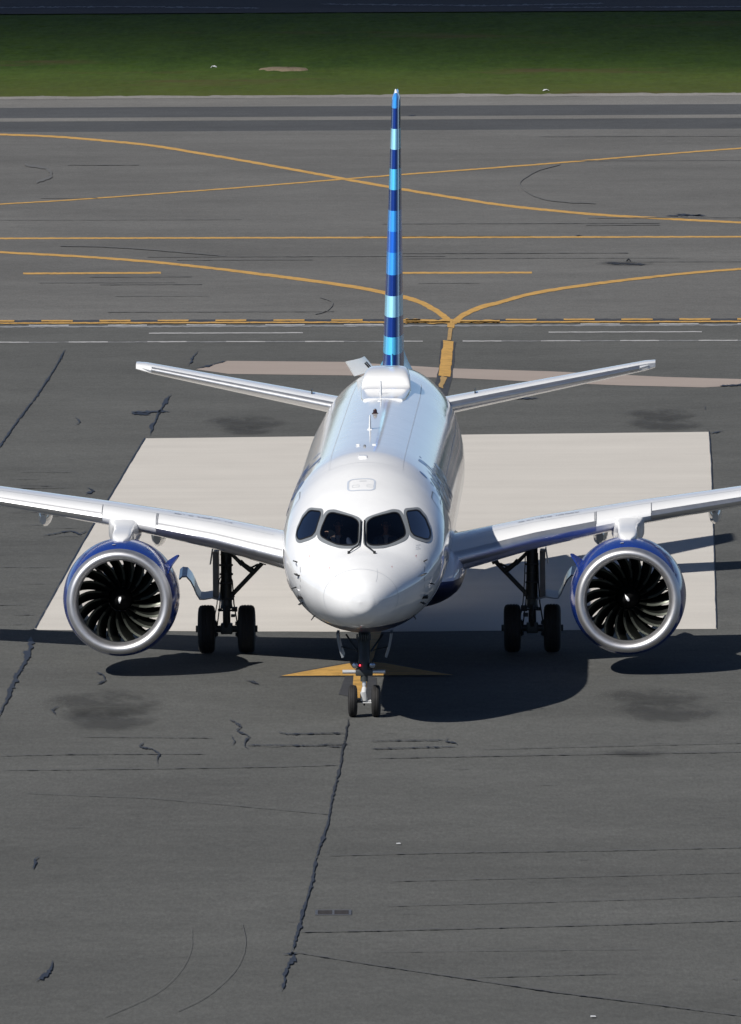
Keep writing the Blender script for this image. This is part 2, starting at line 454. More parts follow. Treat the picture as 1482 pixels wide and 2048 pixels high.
# tar-sealed cracks
C = dict(jit=.6, step=3, wj=.6, thin=.95, taper=True); T = dict(jit=.22, step=5, wj=.45, thin=.62, taper=True)
tar = [
    ([(697, 1438), (693, 1465), (690, 1482), (684, 1510), (681, 1532), (672, 1565), (667, 1585), (660, 1620), (657, 1642), (655, 1652), (641, 1690), (632, 1718), (625, 1760), (617, 1790), (607, 1820), (600, 1850), (593, 1873), (585, 1903)], [2.4, 2.7, 2.5, 2.9, 2.6, 3.4, 4.6], C),
    ([(583, 1903), (588, 1918), (578, 1930), (568, 1952), (570, 1965), (562, 1986)], [6, 4, 4, 3], C),
    ([(565, 1911), (600, 1908)], 2.0, C),
    ([(130, 700), (112, 733), (97, 757), (86, 775), (62, 808), (45, 830), (28, 852), (0, 893), (-30, 930)], 2.0, C),
    ([(62, 1275), (60, 1300), (52, 1322), (40, 1343), (30, 1360), (14, 1400), (0, 1428), (-20, 1470)], [6, 5.5, 5, 4, 2, 1.2], dict(jit=1.2, step=3, wj=.6, taper=True)),
    ([(396, 702), (388, 715), (376, 733)], 1.8, C), ([(454, 722), (420, 732), (392, 738)], 1.1, C),
    ([(342, 790), (328, 808), (314, 835), (304, 855), (300, 872)], 3.0, C), ([(262, 826), (340, 824)], 2.6, C), ([(262, 828), (300, 830)], 3, C),
    ([(290, 877), (250, 943), (157, 1101), (70, 1258)], 1.1, dict(jit=.15, step=8)), ([(1418, 864), (1423, 930), (1428, 1095), (1433, 1258)], 1.1, dict(jit=.15, step=8)),
    ([(457, 1441), (470, 1446), (482, 1456), (472, 1463), (490, 1470), (500, 1476), (492, 1482), (488, 1494), (498, 1499)], 1.8, C),
    ([(462, 1473), (470, 1485), (464, 1492)], 2.0, C), ([(560, 1463), (556, 1466), (575, 1470), (690, 1468)], 1.1, C),
    ([(490, 1492), (640, 1493), (690, 1497)], .9, C), ([(630, 1495), (640, 1491), (700, 1490)], 1.0, C),
    ([(290, 1480), (284, 1490), (278, 1495), (304, 1500), (318, 1510), (314, 1522), (316, 1532)], 1.5, C),
    ([(897, 1477), (890, 1485), (912, 1488), (914, 1494)], 1.8, C), ([(741, 1484), (890, 1482)], .8, C), ([(741, 1500), (912, 1495)], .9, C),
    ([(78, 1716), (70, 1722), (70, 1732), (65, 1741)], [2, 4, 4, 3], C), ([(106, 1921), (104, 1935), (94, 1950), (70, 1966)], [3, 5, 4, 1], C),
    ([(190, 1345), (206, 1352), (212, 1362), (192, 1371)], 1.6, C), ([(120, 1413), (104, 1422), (112, 1432)], 1.8, C), ([(490, 1362), (520, 1370)], 1.8, C),
    ([(150, 835), (160, 845), (150, 852)], 1.6, C), ([(1410, 812), (1412, 822)], 1.5, C), ([(1415, 860), (1422, 868), (1450, 862)], .9, C),
    ([(172, 975), (188, 983), (172, 989), (178, 994)], 1.4, C), ([(85, 1073), (140, 1063), (160, 1070), (176, 1062)], 1.2, C),
    ([(1210, 527), (1292, 530)], 1.6, C), ([(1330, 433), (1410, 431)], 1.3, C), ([(1350, 429), (1416, 433)], 1.1, C), ([(1150, 472), (1165, 472)], 1.2, C),
    ([(1440, 773), (1500, 770)], 2.4, C), ([(1012, 798), (1078, 798)], 1.6, C), ([(815, 232), (832, 232)], 1.4, C),
    ([(-20, 16), (240, 14), (520, 17)], 1.0, C), ([(640, 9), (980, 12), (1210, 8)], 1.1, C), ([(1080, 16), (1500, 14)], .9, C),
]
marking('tar_sealed_cracks', .0255, M_TAR, tar)
thin = [
    ([(0, 1542), (300, 1539), (560, 1535), (685, 1531)], .9, T), ([(590, 1866), (760, 1863), (1000, 1857), (1250, 1850), (1500, 1842)], [1.6, 1.2, 1.1, 1.2], T),
    ([(588, 1906), (741, 1931), (930, 1959), (1100, 1985), (1300, 2010), (1500, 2036)], [1.4, 1.3, 1.5, 2.2, 1.3, 1.0], T), ([(935, 1957), (1240, 1949)], .9, T),
    ([(655, 1713), (900, 1707), (1200, 1703), (1500, 1696)], .9, T), ([(780, 1764), (1100, 1757), (1500, 1746)], .7, T), ([(770, 1814), (1150, 1804), (1500, 1793)], .7, T),
    ([(741, 1906), (1300, 1900)], .5, T), ([(741, 1518), (1060, 1512), (1500, 1505)], 1.0, T), ([(960, 1500), (1500, 1487)], .7, T),
    ([(50, 1588), (300, 1598), (460, 1612), (680, 1632)], .6, T), ([(0, 1513), (140, 1510), (420, 1509)], 1.0, T), ([(160, 1475), (430, 1477)], .8, T),
    ]
scuff = [(smooth_pts([(484, 1850), (491, 1885), (483, 1920), (460, 1955), (410, 1997), (355, 2024)]), .5, dict(jit=.3, step=8)), (smooth_pts([(383, 1860), (382, 1900), (360, 1945), (310, 1990), (210, 2036)]), .4, dict(jit=.3, step=8))]
marking('tyre_scuffs', .0275, simple('tyre_scuff', (.092, .094, .091), .8), scuff)
thin += [
    ([(935, 1703), (955, 1708)], 1.5, T), ([(1150, 1720), (1184, 1721)], 1.2, T),
    (smooth_pts([(1120, 330), (1070, 345), (1040, 372), (1090, 400), (1190, 408)]), .9, dict(jit=.5)), (smooth_pts([(50, 330), (95, 340), (100, 355), (70, 366)]), 2.5, dict(jit=1)),
    (smooth_pts([(640, 596), (665, 606), (655, 622), (630, 630)]), .8, dict(jit=.4)), (smooth_pts([(120, 493), (250, 497), (450, 513)]), .8, dict(jit=.4)),
]
for k in range(26):        # short transverse joints, mostly left of the aircraft
    y0 = rnd.uniform(930, 1275) if k < 26 else rnd.uniform(700, 930)
    x0 = rnd.uniform(-60, 120); ln = rnd.uniform(40, 220)
    xe = min(x0+ln, (157+(1101-y0)*.58-6) if y0 > 877 else 500)
    if xe-x0 > 25: thin.append(([(x0, y0), (xe, y0-.004*ln+rnd.uniform(-1.5, 1.5))], rnd.uniform(.35, .8), T))
for k in range(20):        # long faint joints of the far taxiway
    y0 = rnd.uniform(268, 640); x0 = rnd.choice((rnd.uniform(-60, 500), rnd.uniform(700, 1300))); ln = rnd.uniform(60, 600)
    thin.append(([(x0, y0), (x0+ln, y0-.0026*ln)], rnd.uniform(.25, .5), dict(jit=.15, step=12, wj=.6)))
for k in range(44):        # scattered short scuffs of the near apron
    y0 = rnd.uniform(1380, 2030); x0 = rnd.uniform(0, 1480); ln = rnd.uniform(8, 60)
    if y0 < 1450 and 560 < x0 < 1200: continue
    thin.append(([(x0, y0), (x0+ln, y0+rnd.uniform(-1, 1))], rnd.uniform(.3, .9), T))
marking('pavement_joints', .0275, M_THIN, [q for q in thin if q[0][0][1] > 690])
M_THIN2 = simple('taxiway_joint', (.106, .106, .104), .8, var=.25, scale=2)
marking('taxiway_joints', .0275, M_THIN2, [q for q in thin if q[0][0][1] <= 690])

# rubber and oil stains: worn-in dark patches with their own soft outline
def stain_mat():
    t = NT('oil_stain')
    tc = t.new('ShaderNodeTexCoord')
    g = t.new('ShaderNodeTexGradient', gradient_type='SPHERICAL')
    mp = t.new('ShaderNodeMapping'); mp.inputs['Location'].default_value = (-1, -1, 0); mp.inputs['Scale'].default_value = (2, 2, 2)
    t.link(tc.outputs['Generated'], mp.inputs[0]); t.link(mp.outputs[0], g.inputs[0])
    sep = t.new('ShaderNodeSeparateXYZ'); t.link(tc.outputs['Generated'], sep.inputs[0])
    dx = t.math('SUBTRACT', sep.outputs[0], .5); dy = t.math('SUBTRACT', sep.outputs[1], .5)
    r = t.math('SQRT', t.math('ADD', t.math('MULTIPLY', dx, dx), t.math('MULTIPLY', dy, dy)))
    a = t.math('SUBTRACT', 1.0, t.math('MULTIPLY', r, 2.0))
    n = t.noise(.8, 6, .7, t.coord((1.0, .35, 1)))
    f = t.math('MULTIPLY', t.math('MAXIMUM', a, 0.0), t.ramp(n, [(.38, 0.0), (.68, 1.0)]))
    t.p.inputs['Alpha'].default_value = 1
    t.link(t.math('MINIMUM', t.math('MULTIPLY', f, 1.6), .34), t.p.inputs['Alpha'])
    t.base((.028, .028, .028)); t.rough(.8); return t.m
M_STAIN = stain_mat()
for cx, cy, w, h in ((1320, 831, 75, 14), (1325, 850, 80, 14), (490, 846, 90, 16), (495, 862, 60, 10), (205, 1410, 140, 34), (215, 1440, 110, 26), (1300, 1395, 110, 20), (1330, 1425, 110, 24), (1270, 1508, 70, 8), (1250, 528, 60, 6)):
    a = G(cx-w, cy+h); b = G(cx+w, cy-h)
    sx, sy = (b[0]-a[0])/2, (b[1]-a[1])/2
    o = build('oil_stain', [(-sx, -sy, 0), (sx, -sy, 0), (sx, sy, 0), (-sx, sy, 0)], [(0, 1, 2, 3)], M_STAIN, smooth=False)
    o.location = ((a[0]+b[0])/2, (a[1]+b[1])/2, .0295); o['kind'] = 'structure'

from mathutils import noise as mnoise
y1 = yR0 - 1
gv, gf = [], []; NX, NY = 230, 240
for j in range(NY+1):
    for i in range(NX+1):
        x = -29+58*i/NX; y = yG+.4+(y1-yG-.4)*j/NY
        q = Vector((x, y, 0))
        h = .055+.05*mnoise.noise(q*1.9)+.035*mnoise.noise(q*.45+Vector((9, 0, 0)))+rnd.uniform(-.022, .022)
        e = min(1, (y-yG-.4)/1.2, (y1-y)/1.2)
        gv.append((x+rnd.uniform(-.05, .05), y+rnd.uniform(-.08, .08), -.02+max(0, h)*max(0, e)))
for j in range(NY):
    for i in range(NX):
        a = j*(NX+1)+i; gf.append((a, a+1, a+NX+2, a+NX+1))
tag(build('grass', gv, gf, M_GRASSG, angle=0), kind='stuff')
# low mound of bare earth in the grass
bp = [G(515+105*(.5-.5*math.cos(a))+rnd.uniform(-4, 4), 141+2.6*math.sin(a)+rnd.uniform(-.5, .5)) for a in [2*math.pi*k/30 for k in range(30)]]
bcx, bcy = sum(p[0] for p in bp)/30, sum(p[1] for p in bp)/30
tag(MB().loft([[(bcx+(x-bcx)*q, bcy+(y-bcy)*q, z+rnd.uniform(-.012, .012)*(q < 1)) for x, y in bp] for q, z in ((1, -.02), (.85, .11), (.5, .13), (.1, .135))], True, False, True).build('bare_earth', asphalt('bare_earth', (.13, .105, .07), (.17, .14, .10))), kind='structure')

# ------------------------------------------------------------------ airliner
root = empty('airliner', (-0.15, 0, 0), R(-1.27))
tag(root, 'white twin-engine passenger jet with royal blue engines and blue-striped tail fin, facing the camera', 'airliner')

# fuselage form: y aft of the nose wheel, top, bottom, half width, height of the widest point
ST = [(-3.35, 2.68, 2.68, 0.0, 2.68), (-3.32, 2.86, 2.50, .20, 2.68), (-3.25, 2.975, 2.39, .325, 2.69), (-3.1, 3.10, 2.27, .475, 2.70), (-2.9, 3.205, 2.175, .61, 2.72), (-2.5, 3.36, 2.075, .81, 2.77), (-2.0, 3.50, 2.0, 1.0, 2.83),
      (-1.35, 3.665, 1.915, 1.23, 2.93), (-0.5, 4.10, 1.82, 1.48, 3.10), (0.5, 4.52, 1.72, 1.67, 3.28), (1.2, 4.75, 1.66, 1.72, 3.36), (2.5, 5.07, 1.61, 1.76, 3.42), (4.0, 5.26, 1.6, 1.775, 3.44), (6, 5.28, 1.6, 1.78, 3.44), (22, 5.28, 1.6, 1.78, 3.44),
      (25, 5.28, 1.8, 1.74, 3.48), (28, 5.27, 2.35, 1.62, 3.72), (31, 5.22, 3.05, 1.32, 4.05), (33, 5.12, 3.45, 1.0, 4.22), (35, 4.95, 3.95, .56, 4.42), (35.6, 4.75, 4.2, .28, 4.48)]
XS = [s[0] for s in ST]
def _slopes(ys):
    n = len(XS); h = [XS[i+1]-XS[i] for i in range(n-1)]; dl = [(ys[i+1]-ys[i])/h[i] for i in range(n-1)]; m = [0.0]*n
    for i in range(1, n-1):
        if dl[i-1]*dl[i] > 0:
            w1 = 2*h[i]+h[i-1]; w2 = h[i]+2*h[i-1]; m[i] = (w1+w2)/(w1/dl[i-1]+w2/dl[i])
    m[0] = dl[0]; m[-1] = dl[-1]; return m
COLS = [[s[k] for s in ST] for k in range(1, 5)]; SL = [_slopes(c) for c in COLS]
def sec(y):
    i = 0
    while i < len(XS)-2 and y > XS[i+1]: i += 1
    h = XS[i+1]-XS[i]; t = (y-XS[i])/h; out = []
    for ys, m in zip(COLS, SL):
        out.append(ys[i]*(2*t**3-3*t*t+1)+h*m[i]*(t**3-2*t*t+t)+ys[i+1]*(-2*t**3+3*t*t)+h*m[i+1]*(t**3-t*t))
    return out
def skin(y, phi, off=0.0):
    """point on the skin; phi from the crown, positive to the +x side"""
    zt, zb, w, zm = sec(y)
    c, s = math.cos(phi), math.sin(phi)
    p = Vector((w*s, y, zm + (zt-zm if c > 0 else zm-zb)*c))
    if off:
        e = .02
        a = skin(y+e, phi)-skin(max(-3.34, y-e), phi); b = skin(y, phi+.01)-skin(y, phi-.01)
        n = b.cross(a).normalized()
        if n.dot(Vector((s, 0, c))) < 0: n = -n
        p = p + n*off
    return p
def front(x, z):
    """(y, phi) of the skin at a place seen from the front"""
    a, b = -3.349, 5.0
    for _ in range(40):
        m = (a+b)/2; zt, zb, w, zm = sec(m)
        h = zt-zm if z > zm else zm-zb
        if w > 0 and (x/w)**2+((z-zm)/max(h, 1e-6))**2 < 1: b = m
        else: a = m
    zt, zb, w, zm = sec(b); h = zt-zm if z > zm else zm-zb
    return b, math.atan2(x/w, (z-zm)/h)

FRONT_O = [(.03, 3.72), (.03, 4.12), (.07, 4.17), (.20, 4.215), (.38, 4.26), (.60, 4.308), (.74, 4.29), (.81, 4.23), (.885, 4.06), (.94, 3.87), (.93, 3.79), (.86, 3.745), (.68, 3.685), (.46, 3.64), (.22, 3.64), (.10, 3.665)]
FRONT_I = [(.095, 3.75), (.09, 4.08), (.13, 4.13), (.22, 4.175), (.38, 4.21), (.62, 4.25), (.70, 4.24), (.75, 4.20), (.84, 4.0), (.875, 3.88), (.86, 3.83), (.72, 3.765), (.53, 3.70), (.35, 3.685), (.20, 3.69), (.13, 3.71)]
SIDE_O = [(.86, 4.305), (1.10, 4.30), (1.16, 4.275), (1.275, 4.15), (1.38, 3.925), (1.405, 3.765), (1.38, 3.68), (1.32, 3.67), (1.12, 3.745), (1.0, 3.81), (.96, 3.87), (.90, 4.06), (.85, 4.22), (.845, 4.28)]
SIDE_I = [(.905, 4.255), (1.09, 4.255), (1.145, 4.23), (1.27, 4.09), (1.37, 3.87), (1.38, 3.785), (1.345, 3.73), (1.29, 3.735), (1.06, 3.825), (.995, 3.90), (.895, 4.22)]
def resample(poly, n):
    P = poly + [poly[0]]; L = [0]
    for a, b in zip(P, P[1:]): L.append(L[-1]+math.hypot(b[0]-a[0], b[1]-a[1]))
    out = []
    for k in range(n):
        s = L[-1]*k/n; i = max(j for j in range(len(poly)) if L[j] <= s)
        t = (s-L[i])/(L[i+1]-L[i]); out.append((P[i][0]+(P[i+1][0]-P[i][0])*t, P[i][1]+(P[i+1][1]-P[i][1])*t))
    # soften the corners
    for _ in range(1):
        out = [tuple((out[i-1][c]+2*out[i][c]+out[(i+1) % n][c])/4 for c in (0, 1)) for i in range(n)]
    return out
def scaled(poly, d):
    """polygon moved outward by d"""
    n = len(poly); cx = sum(p[0] for p in poly)/n; cz = sum(p[1] for p in poly)/n; out = []
    for i, p in enumerate(poly):
        a, b = poly[i-1], poly[(i+1) % n]; t = (b[0]-a[0], b[1]-a[1]); l = math.hypot(*t) or 1
        nx, nz = t[1]/l, -t[0]/l
        if nx*(p[0]-cx)+nz*(p[1]-cz) < 0: nx, nz = -nx, -nz
        out.append((p[0]+nx*d, p[1]+nz*d))
    return out
def inpoly(x, z, poly):
    c = False
    for i in range(len(poly)):
        (x0, z0), (x1, z1) = poly[i-1], poly[i]
        if (z0 > z) != (z1 > z) and x < (x1-x0)*(z-z0)/(z1-z0)+x0: c = not c
    return c
NPW = 72
WIN = [('front', scaled(resample(FRONT_O, NPW), .012), scaled(resample(FRONT_I, NPW), .012)), ('side', scaled(resample(SIDE_O, NPW), .012), scaled(resample(SIDE_I, NPW), .012))]

# fuselage skin with window openings
ys_ = []
y = -3.35
while y < 35.6:
    ys_.append(y)
    y += .012 if y < -3.2 else .05 if y < -1.5 else .02 if y < 1.15 else .08 if y < 4.2 else .5 if y < 22 else .25
ys_.append(35.6)
phis = []
p = 0.0
while p < 180: phis.append(p); p += .8 if p < 92 else 3.0
phis = [R(q) for q in phis]
ring = [-q for q in reversed(phis[1:])] + phis
ring = [q for q in ring if q > -math.pi+1e-3] + [math.pi]
bm = bmesh.new(); grid = []
for y in ys_: grid.append([bm.verts.new(skin(max(y, -3.3499), q)) for q in ring])
holes = [scaled(i, .022) for _, o, i in WIN]
nr = len(ring)
inside_cache = {}
for i, r in enumerate(grid):
    if -1.6 < ys_[i] < 1.3:
        for j, v in enumerate(r):
            inside_cache[(i, j)] = v.co.z > 3.5 and any(inpoly(abs(v.co.x), v.co.z, h) for h in holes)
for i in range(len(ys_)-1):
    for j in range(nr):
        k = (j+1) % nr
        if all(inside_cache.get(q, False) for q in ((i, j), (i, k), (i+1, j), (i+1, k))): continue
        bm.faces.new((grid[i][j], grid[i+1][j], grid[i+1][k], grid[i][k]))
bm.faces.new(grid[-1][::-1])
loose = [v for v in bm.verts if not v.link_faces]
bmesh.ops.delete(bm, geom=loose, context='VERTS')
bmesh.ops.recalc_face_normals(bm, faces=bm.faces[:])
me = bpy.data.meshes.new('fuselage'); bm.to_mesh(me); bm.free()
# make sure normals look outward
import statistics
cnt = sum(1 if (pl.normal.x*pl.center.x) > 0 else -1 for pl in me.polygons if abs(pl.center.x) > 1.2)
if cnt < 0: me.flip_normals()
me.polygons.foreach_set('use_smooth', [True]*len(me.polygons)); me.materials.append(M_SKIN)
fus = bpy.data.objects.new('fuselage', me); col.objects.link(fus); fus.parent = root

def patch_ring(outer, inner, off, n=3):
    """ring between two outlines in the front view, laid over the skin"""
    rows = []
    for k in range(n+1):
        t = k/n
        rows.append([skin(*front(o[0]+(i[0]-o[0])*t, o[1]+(i[1]-o[1])*t), off=off) for o, i in zip(outer, inner)])
    return rows
for side in (-1, 1):
    for nm, o, i in WIN:
        mo = lambda P: [(side*a, b) for a, b in P]
        rows = patch_ring(mo(o), mo(scaled(i, .002)), .010)
        rows = [[skin(*front(*q), off=-.01) for q in mo(scaled(o, .004))]] + rows
        if side > 0: rows = rows[::-1]
        fr = MB().loft(rows).build('cockpit_window', M_FRAME, root)
        MB().loft(patch_ring(mo(scaled(i, .006)), mo(scaled(i, -.014)), .016, 2)[::-side]).build('seal', M_SEAL, fr)
        cx = sum(q[0] for q in i)/NPW; cz = sum(q[1] for q in i)/NPW
        inn = [(cx+(q[0]-cx)*.02, cz+(q[1]-cz)*.02) for q in i]
        MB().loft([q[::-side] for q in patch_ring(mo(i), mo(inn), .009, 9)], cap1=True).build('pane', M_GLASS if nm == 'front' else M_GLASS2, fr)

def skin_ribbon(mb, pts, hw, off=.004, closed=False, step=.06):
    """thin line on the skin through (y, phi) points"""
    out = []
    Q = pts + ([pts[0]] if closed else [])
    for (y0, p0), (y1, p1) in zip(Q, Q[1:]):
        n = max(1, int((skin(y0, p0)-skin(y1, p1)).length/step))
        out += [(y0+(y1-y0)*k/n, p0+(p1-p0)*k/n) for k in range(n)]
    out.append(Q[-1])
    P = [skin(a, b, off) for a, b in out]; v = []
    for k, q in enumerate(P):
        a = P[max(k-1, 0)] if not closed else P[k-1 if k else -2]; b = P[min(k+1, len(P)-1)] if not closed else P[k+1 if k < len(P)-1 else 1]
        t = (b-a).normalized(); zt, zb, w, zm = sec(out[k][0])
        n = (skin(out[k][0], out[k][1], .02)-skin(out[k][0], out[k][1])).normalized(); s = n.cross(t).normalized()*hw
        v += [q+s, q-s]
    mb.add(v, [(2*k, 2*k+1, 2*k+3, 2*k+2) for k in range(len(P)-1)])

# radome seam, diverter lines, hatch, skin joints, doors
mb = MB(); skin_ribbon(mb, [(-2.60-.05*math.cos(R(a)), R(a)) for a in range(-180, 180, 6)], .006, closed=True)
for a in (-38, 24): skin_ribbon(mb, [(-3.0, R(a*1.5)), (-2.5, R(a))], .003)
mb.build('radome_seam', M_SEAM, root)
def rrect(y0, y1, p0, p1, r):
    """rounded rectangle on the skin, r as a fraction"""
    pts = []
    for cx, cy, a0 in ((1-r, 1-r, 0), (r, 1-r, 90), (r, r, 180), (1-r, r, 270)):
        for k in range(6):
            a = R(a0+18*k); pts.append((cx+r*math.cos(a), cy+r*math.sin(a)))
    return [(y0+(y1-y0)*v, p0+(p1-p0)*u) for u, v in pts]
mb = MB(); skin_ribbon(mb, rrect(.92, 1.57, -.20, .125, .22), .022, closed=True)
hatch = mb.build('escape_hatch', simple('hatch_grey', (.47, .52, .60), .4), root)
for y0, y1, p0, p1 in ((1.1, 1.22, -.145, -.065), (1.1, 1.22, .03, .11), (1.42, 1.45, -.06, .02)):
    mb = MB(); skin_ribbon(mb, rrect(y0, y1, p0, p1, .1), .004, closed=True); mb.build('placard', M_SEAM, hatch)
mb = MB()
for yy in (2.75, 9.2, 14.6, 20.4, 25.2): skin_ribbon(mb, [(yy, R(a)) for a in range(-100, 101, 5)], .006, off=.003)
for a in (-26, 26, -62, 62): skin_ribbon(mb, [(y*.5+2.8, R(a)) for y in range(0, 49)], .006, off=.003)
mb.build('skin_joint', M_SEAM, root)
for s in (-1, 1):
    d = MB(); skin_ribbon(d, rrect(2.1, 3.0, s*R(52), s*R(116), .14), .012, closed=True)
    dr = d.build('cabin_door', M_DSEAM, root)
    h = MB(); skin_ribbon(h, rrect(2.45, 2.62, s*R(80), s*R(86), .2), .02, off=.008, closed=True); h.build('handle', M_SEAL, dr)
    d = MB(); skin_ribbon(d, rrect(26.2, 27.0, s*R(52), s*R(110), .14), .012, closed=True); d.build('cabin_door', M_DSEAM, root)

# cabin windows, each a pane in a frame
for s in (-1, 1):
    for k in range(32):
        y = 4.1+k*.68
        pts = rrect(y, y+.27, s*R(76.5), s*R(88), .35)
        ymid = y+.135; pm = s*R(82.2)
        rows = [[skin(a+(ymid-a)*t, b+(pm-b)*t, .005) for a, b in pts] for t in (0, .5, .97)]
        MB().loft(rows, cap1=True).build('cabin_window', M_CABIN, root)

# airline lettering on both flanks
def lettering(side):
    cu = bpy.data.curves.new('lettering', 'FONT'); cu.body = 'jetBlue'; cu.size = 1.0; cu.offset = .012
    ob = bpy.data.objects.new('lettering', cu); col.objects.link(ob)
    me = bpy.data.meshes.new_from_object(ob.evaluated_get(bpy.context.evaluated_depsgraph_get()))
    col.objects.unlink(ob); bpy.data.objects.remove(ob)
    bm = bmesh.new(); bm.from_mesh(me)
    bmesh.ops.triangulate(bm, faces=bm.faces[:])
    bmesh.ops.subdivide_edges(bm, edges=bm.edges[:], cuts=2, use_grid_fill=True)
    bmesh.ops.triangulate(bm, faces=bm.faces[:])
    xs = [v.co.x for v in bm.verts]; zs = [v.co.y for v in bm.verts]
    x0, x1, z0, z1 = min(xs), max(xs), min(zs), max(zs)
    for v in bm.verts:
        u = (v.co.x-x0)/(x1-x0); w = (v.co.y-z0)/(z1-z0)
        y = 3.4+u*5.6 if side > 0 else 9.0-u*5.6
        v.co = skin(y, side*R(88-w*52), .006)
    bm.to_mesh(me); bm.free(); me.materials.append(M_LOGO)
    o = bpy.data.objects.new('lettering', me); col.objects.link(o); o.parent = root
bpy.context.view_layer.update()
for s in (-1, 1): lettering(s)

# cockpit inside: floor, bulkhead, glareshield, seats
cm = MB()
cm.box((-1.35, -1.0, 2.55), (1.35, 1.9, 2.60)); cm.loft([[skin(y_, R(a))*.0+Vector((skin(y_, R(a)).x*.94, y_, 3.4+(skin(y_, R(a)).z-3.4)*.94)) for a in range(-180, 180, 6)] for y_ in (1.55, 1.6)], True, True, True)
sk = [[(x, -1.02+.30*abs(x)**1.6, 3.56-.10*abs(x)) for x in [k*.1 for k in range(-10, 11)]], [(x, -.55+.25*abs(x)**1.6, 3.66-.06*abs(x)) for x in [k*.1 for k in range(-10, 11)]], [(x, -.2+.1*abs(x), 3.60-.05*abs(x)) for x in [k*.1 for k in range(-10, 11)]], [(x, -.18+.1*abs(x), 3.1) for x in [k*.1 for k in range(-10, 11)]]]
cm.sheet(sk, .03)
cm.build('cockpit_interior', M_COCK, root)
for s in (-1, 1):
    b = MB(); b.box((s*.52-.25, .35, 2.95), (s*.52+.25, .85, 3.12), .04); b.box((s*.52-.24, .72, 3.05), (s*.52+.24, .86, 3.85), .05); b.box((s*.52-.13, .74, 3.86), (s*.52+.13, .85, 4.08), .04); b.box((s*.52-.1, .45, 2.6), (s*.52+.1, .7, 2.95))
    b.build('pilot_seat', simple('seat_cloth', (.02, .022, .028), .9), root)

# wipers
def F(x, z, off=.03): return skin(*front(x, z), off=off)
for s in (-1, 1):
    w = MB(); w.tube([F(s*.26, 3.555, .03), F(s*.17, 3.60, .05), F(s*.07, 3.66, .05), F(s*.05, 3.74, .045), F(s*.035, 3.95, .04), F(s*.03, 4.12, .035)], [.016, .014, .013, .013, .012, .009], 8)
    w.lathe([(-.01, .0), (-.01, .03), (.05, .028), (.055, 0)], F(s*.265, 3.553, 0), 'Z', 12)
    wo = w.build('wiper', M_BLACK, root)
    MB().tube([F(s*.05, 3.80, .022), F(s*.043, 4.0, .022), F(s*.04, 4.12, .022)], .012, 6).build('blade', M_SEAL, wo)

# air data probes, vanes and red marks on the nose
pr = [(-1.36, 3.30, 1), (-1.30, 3.05, 0), (-1.38, 2.78, 1), (-1.25, 2.45, 0), (1.27, 3.32, 1), (1.22, 3.06, 0), (1.40, 2.85, 1), (1.20, 2.48, 0), (-1.03, 2.12, 1), (1.03, 2.14, 1)]
for x, z, kind in pr:
    y, ph = front(x, z)
    a = skin(y, ph, .0); b = skin(y, ph, .09); m = MB()
    m.tube([a, b], [.016, .011], 8)
    if kind: m.tube([b+Vector((0, .02, 0)), b+Vector((0, -.15, 0))], [.012, .008], 8)
    else: m.sheet([[skin(y+.00, ph, .02), skin(y+.12, ph, .02)], [skin(y+.04, ph, .10), skin(y+.10, ph, .10)]], .012)
    m.build('air_data_probe', M_BLACK, root)
for x, z in ((-.66, 3.30), (.64, 3.32), (-1.1, 3.46), (1.12, 3.46)):
    y, ph = front(x, z); s = 1 if x > 0 else -1; mk = MB()
    skin_ribbon(mk, [(y, ph), (y-.06, ph-.005*s), (y-.06, ph+.03*s)], .004, step=.02)
    mk.build('red_marking', M_RED, root)
for s in (-1, 1):
    for k in range(3):
        pl = MB(); skin_ribbon(pl, [front(s*(1.10+.012*q), 3.64-.035*k) for q in range(9 if k != 1 else 7)], .005, step=.02); pl.build('stencil_line', M_SEAM, root)
    for z0, z1 in ((3.22, 3.12), (3.02, 2.93), (2.86, 2.78), (2.66, 2.60)):
        pl = MB(); skin_ribbon(pl, [front(s*1.29, z0), front(s*1.28, z1)], .008, step=.02); pl.build('stencil_line', M_DSEAM, root)

# satcom radome and crown antennas
def top(y): return sec(y)[0]
rs = []
prof = [(19.7, .44, .008), (20.5, .50, .015), (22.3, .55, .03), (23.2, .57, .06), (23.24, .565, .10), (23.34, .56, .20), (23.5, .555, .27), (23.8, .545, .33), (24.3, .53, .37), (25.0, .50, .385), (26.0, .44, .33), (27.0, .3, .18), (27.6, .1, .02)]
for y, hw, h in prof:
    r = []
    for k in range(33):
        t = math.pi*k/32; c = math.cos(t); sn = math.sin(t)
        e = .36
        x = hw*(abs(c)**e)*(1 if c > 0 else -1)
        zt_, _, w_, zm_ = sec(y); zb = zm_+(zt_-zm_)*math.sqrt(max(0, 1-(x/w_)**2))-.02
        r.append((x, y, zb+(h+.02+(top(y)-zb-.02))*(sn**e) if sn > 0 else zb))
    rs.append(r)
sat = MB().loft(rs, closed=False, cap0=True).build('satellite_radome', M_WHITE, root, angle=50)
def blade(y, x, h, c, lean=.25, name='blade_antenna', mat=M_WHITE):
    m = MB(); rings = []
    for t in (0, .3, .7, 1):
        cc = c*(1-.55*t); rr = []
        for k in range(12):
            a = 2*math.pi*k/12; rr.append((x+.03*(1-.4*t)*math.sin(a), y+lean*h*t*2+cc/2*math.cos(a), top(y)-.01+h*t))
        rings.append(rr)
    m.loft(rings, cap1=True); m.box((x-.05, y-.16, top(y)-.01), (x+.05, y+.2, top(y)+.012), .004)
    return m.build(name, mat, root)
blade(20.9, -.07, .31, .33); blade(10.2, -.08, .30, .32)
for x, y in ((-.235, 5.6), (.115, 5.6), (-.06, 19.0)):
    m = MB(); m.box((x-.04, y-.1, 5.262), (x+.04, y+.1, 5.295), .012); m.build('flush_antenna', M_WHITE, root)
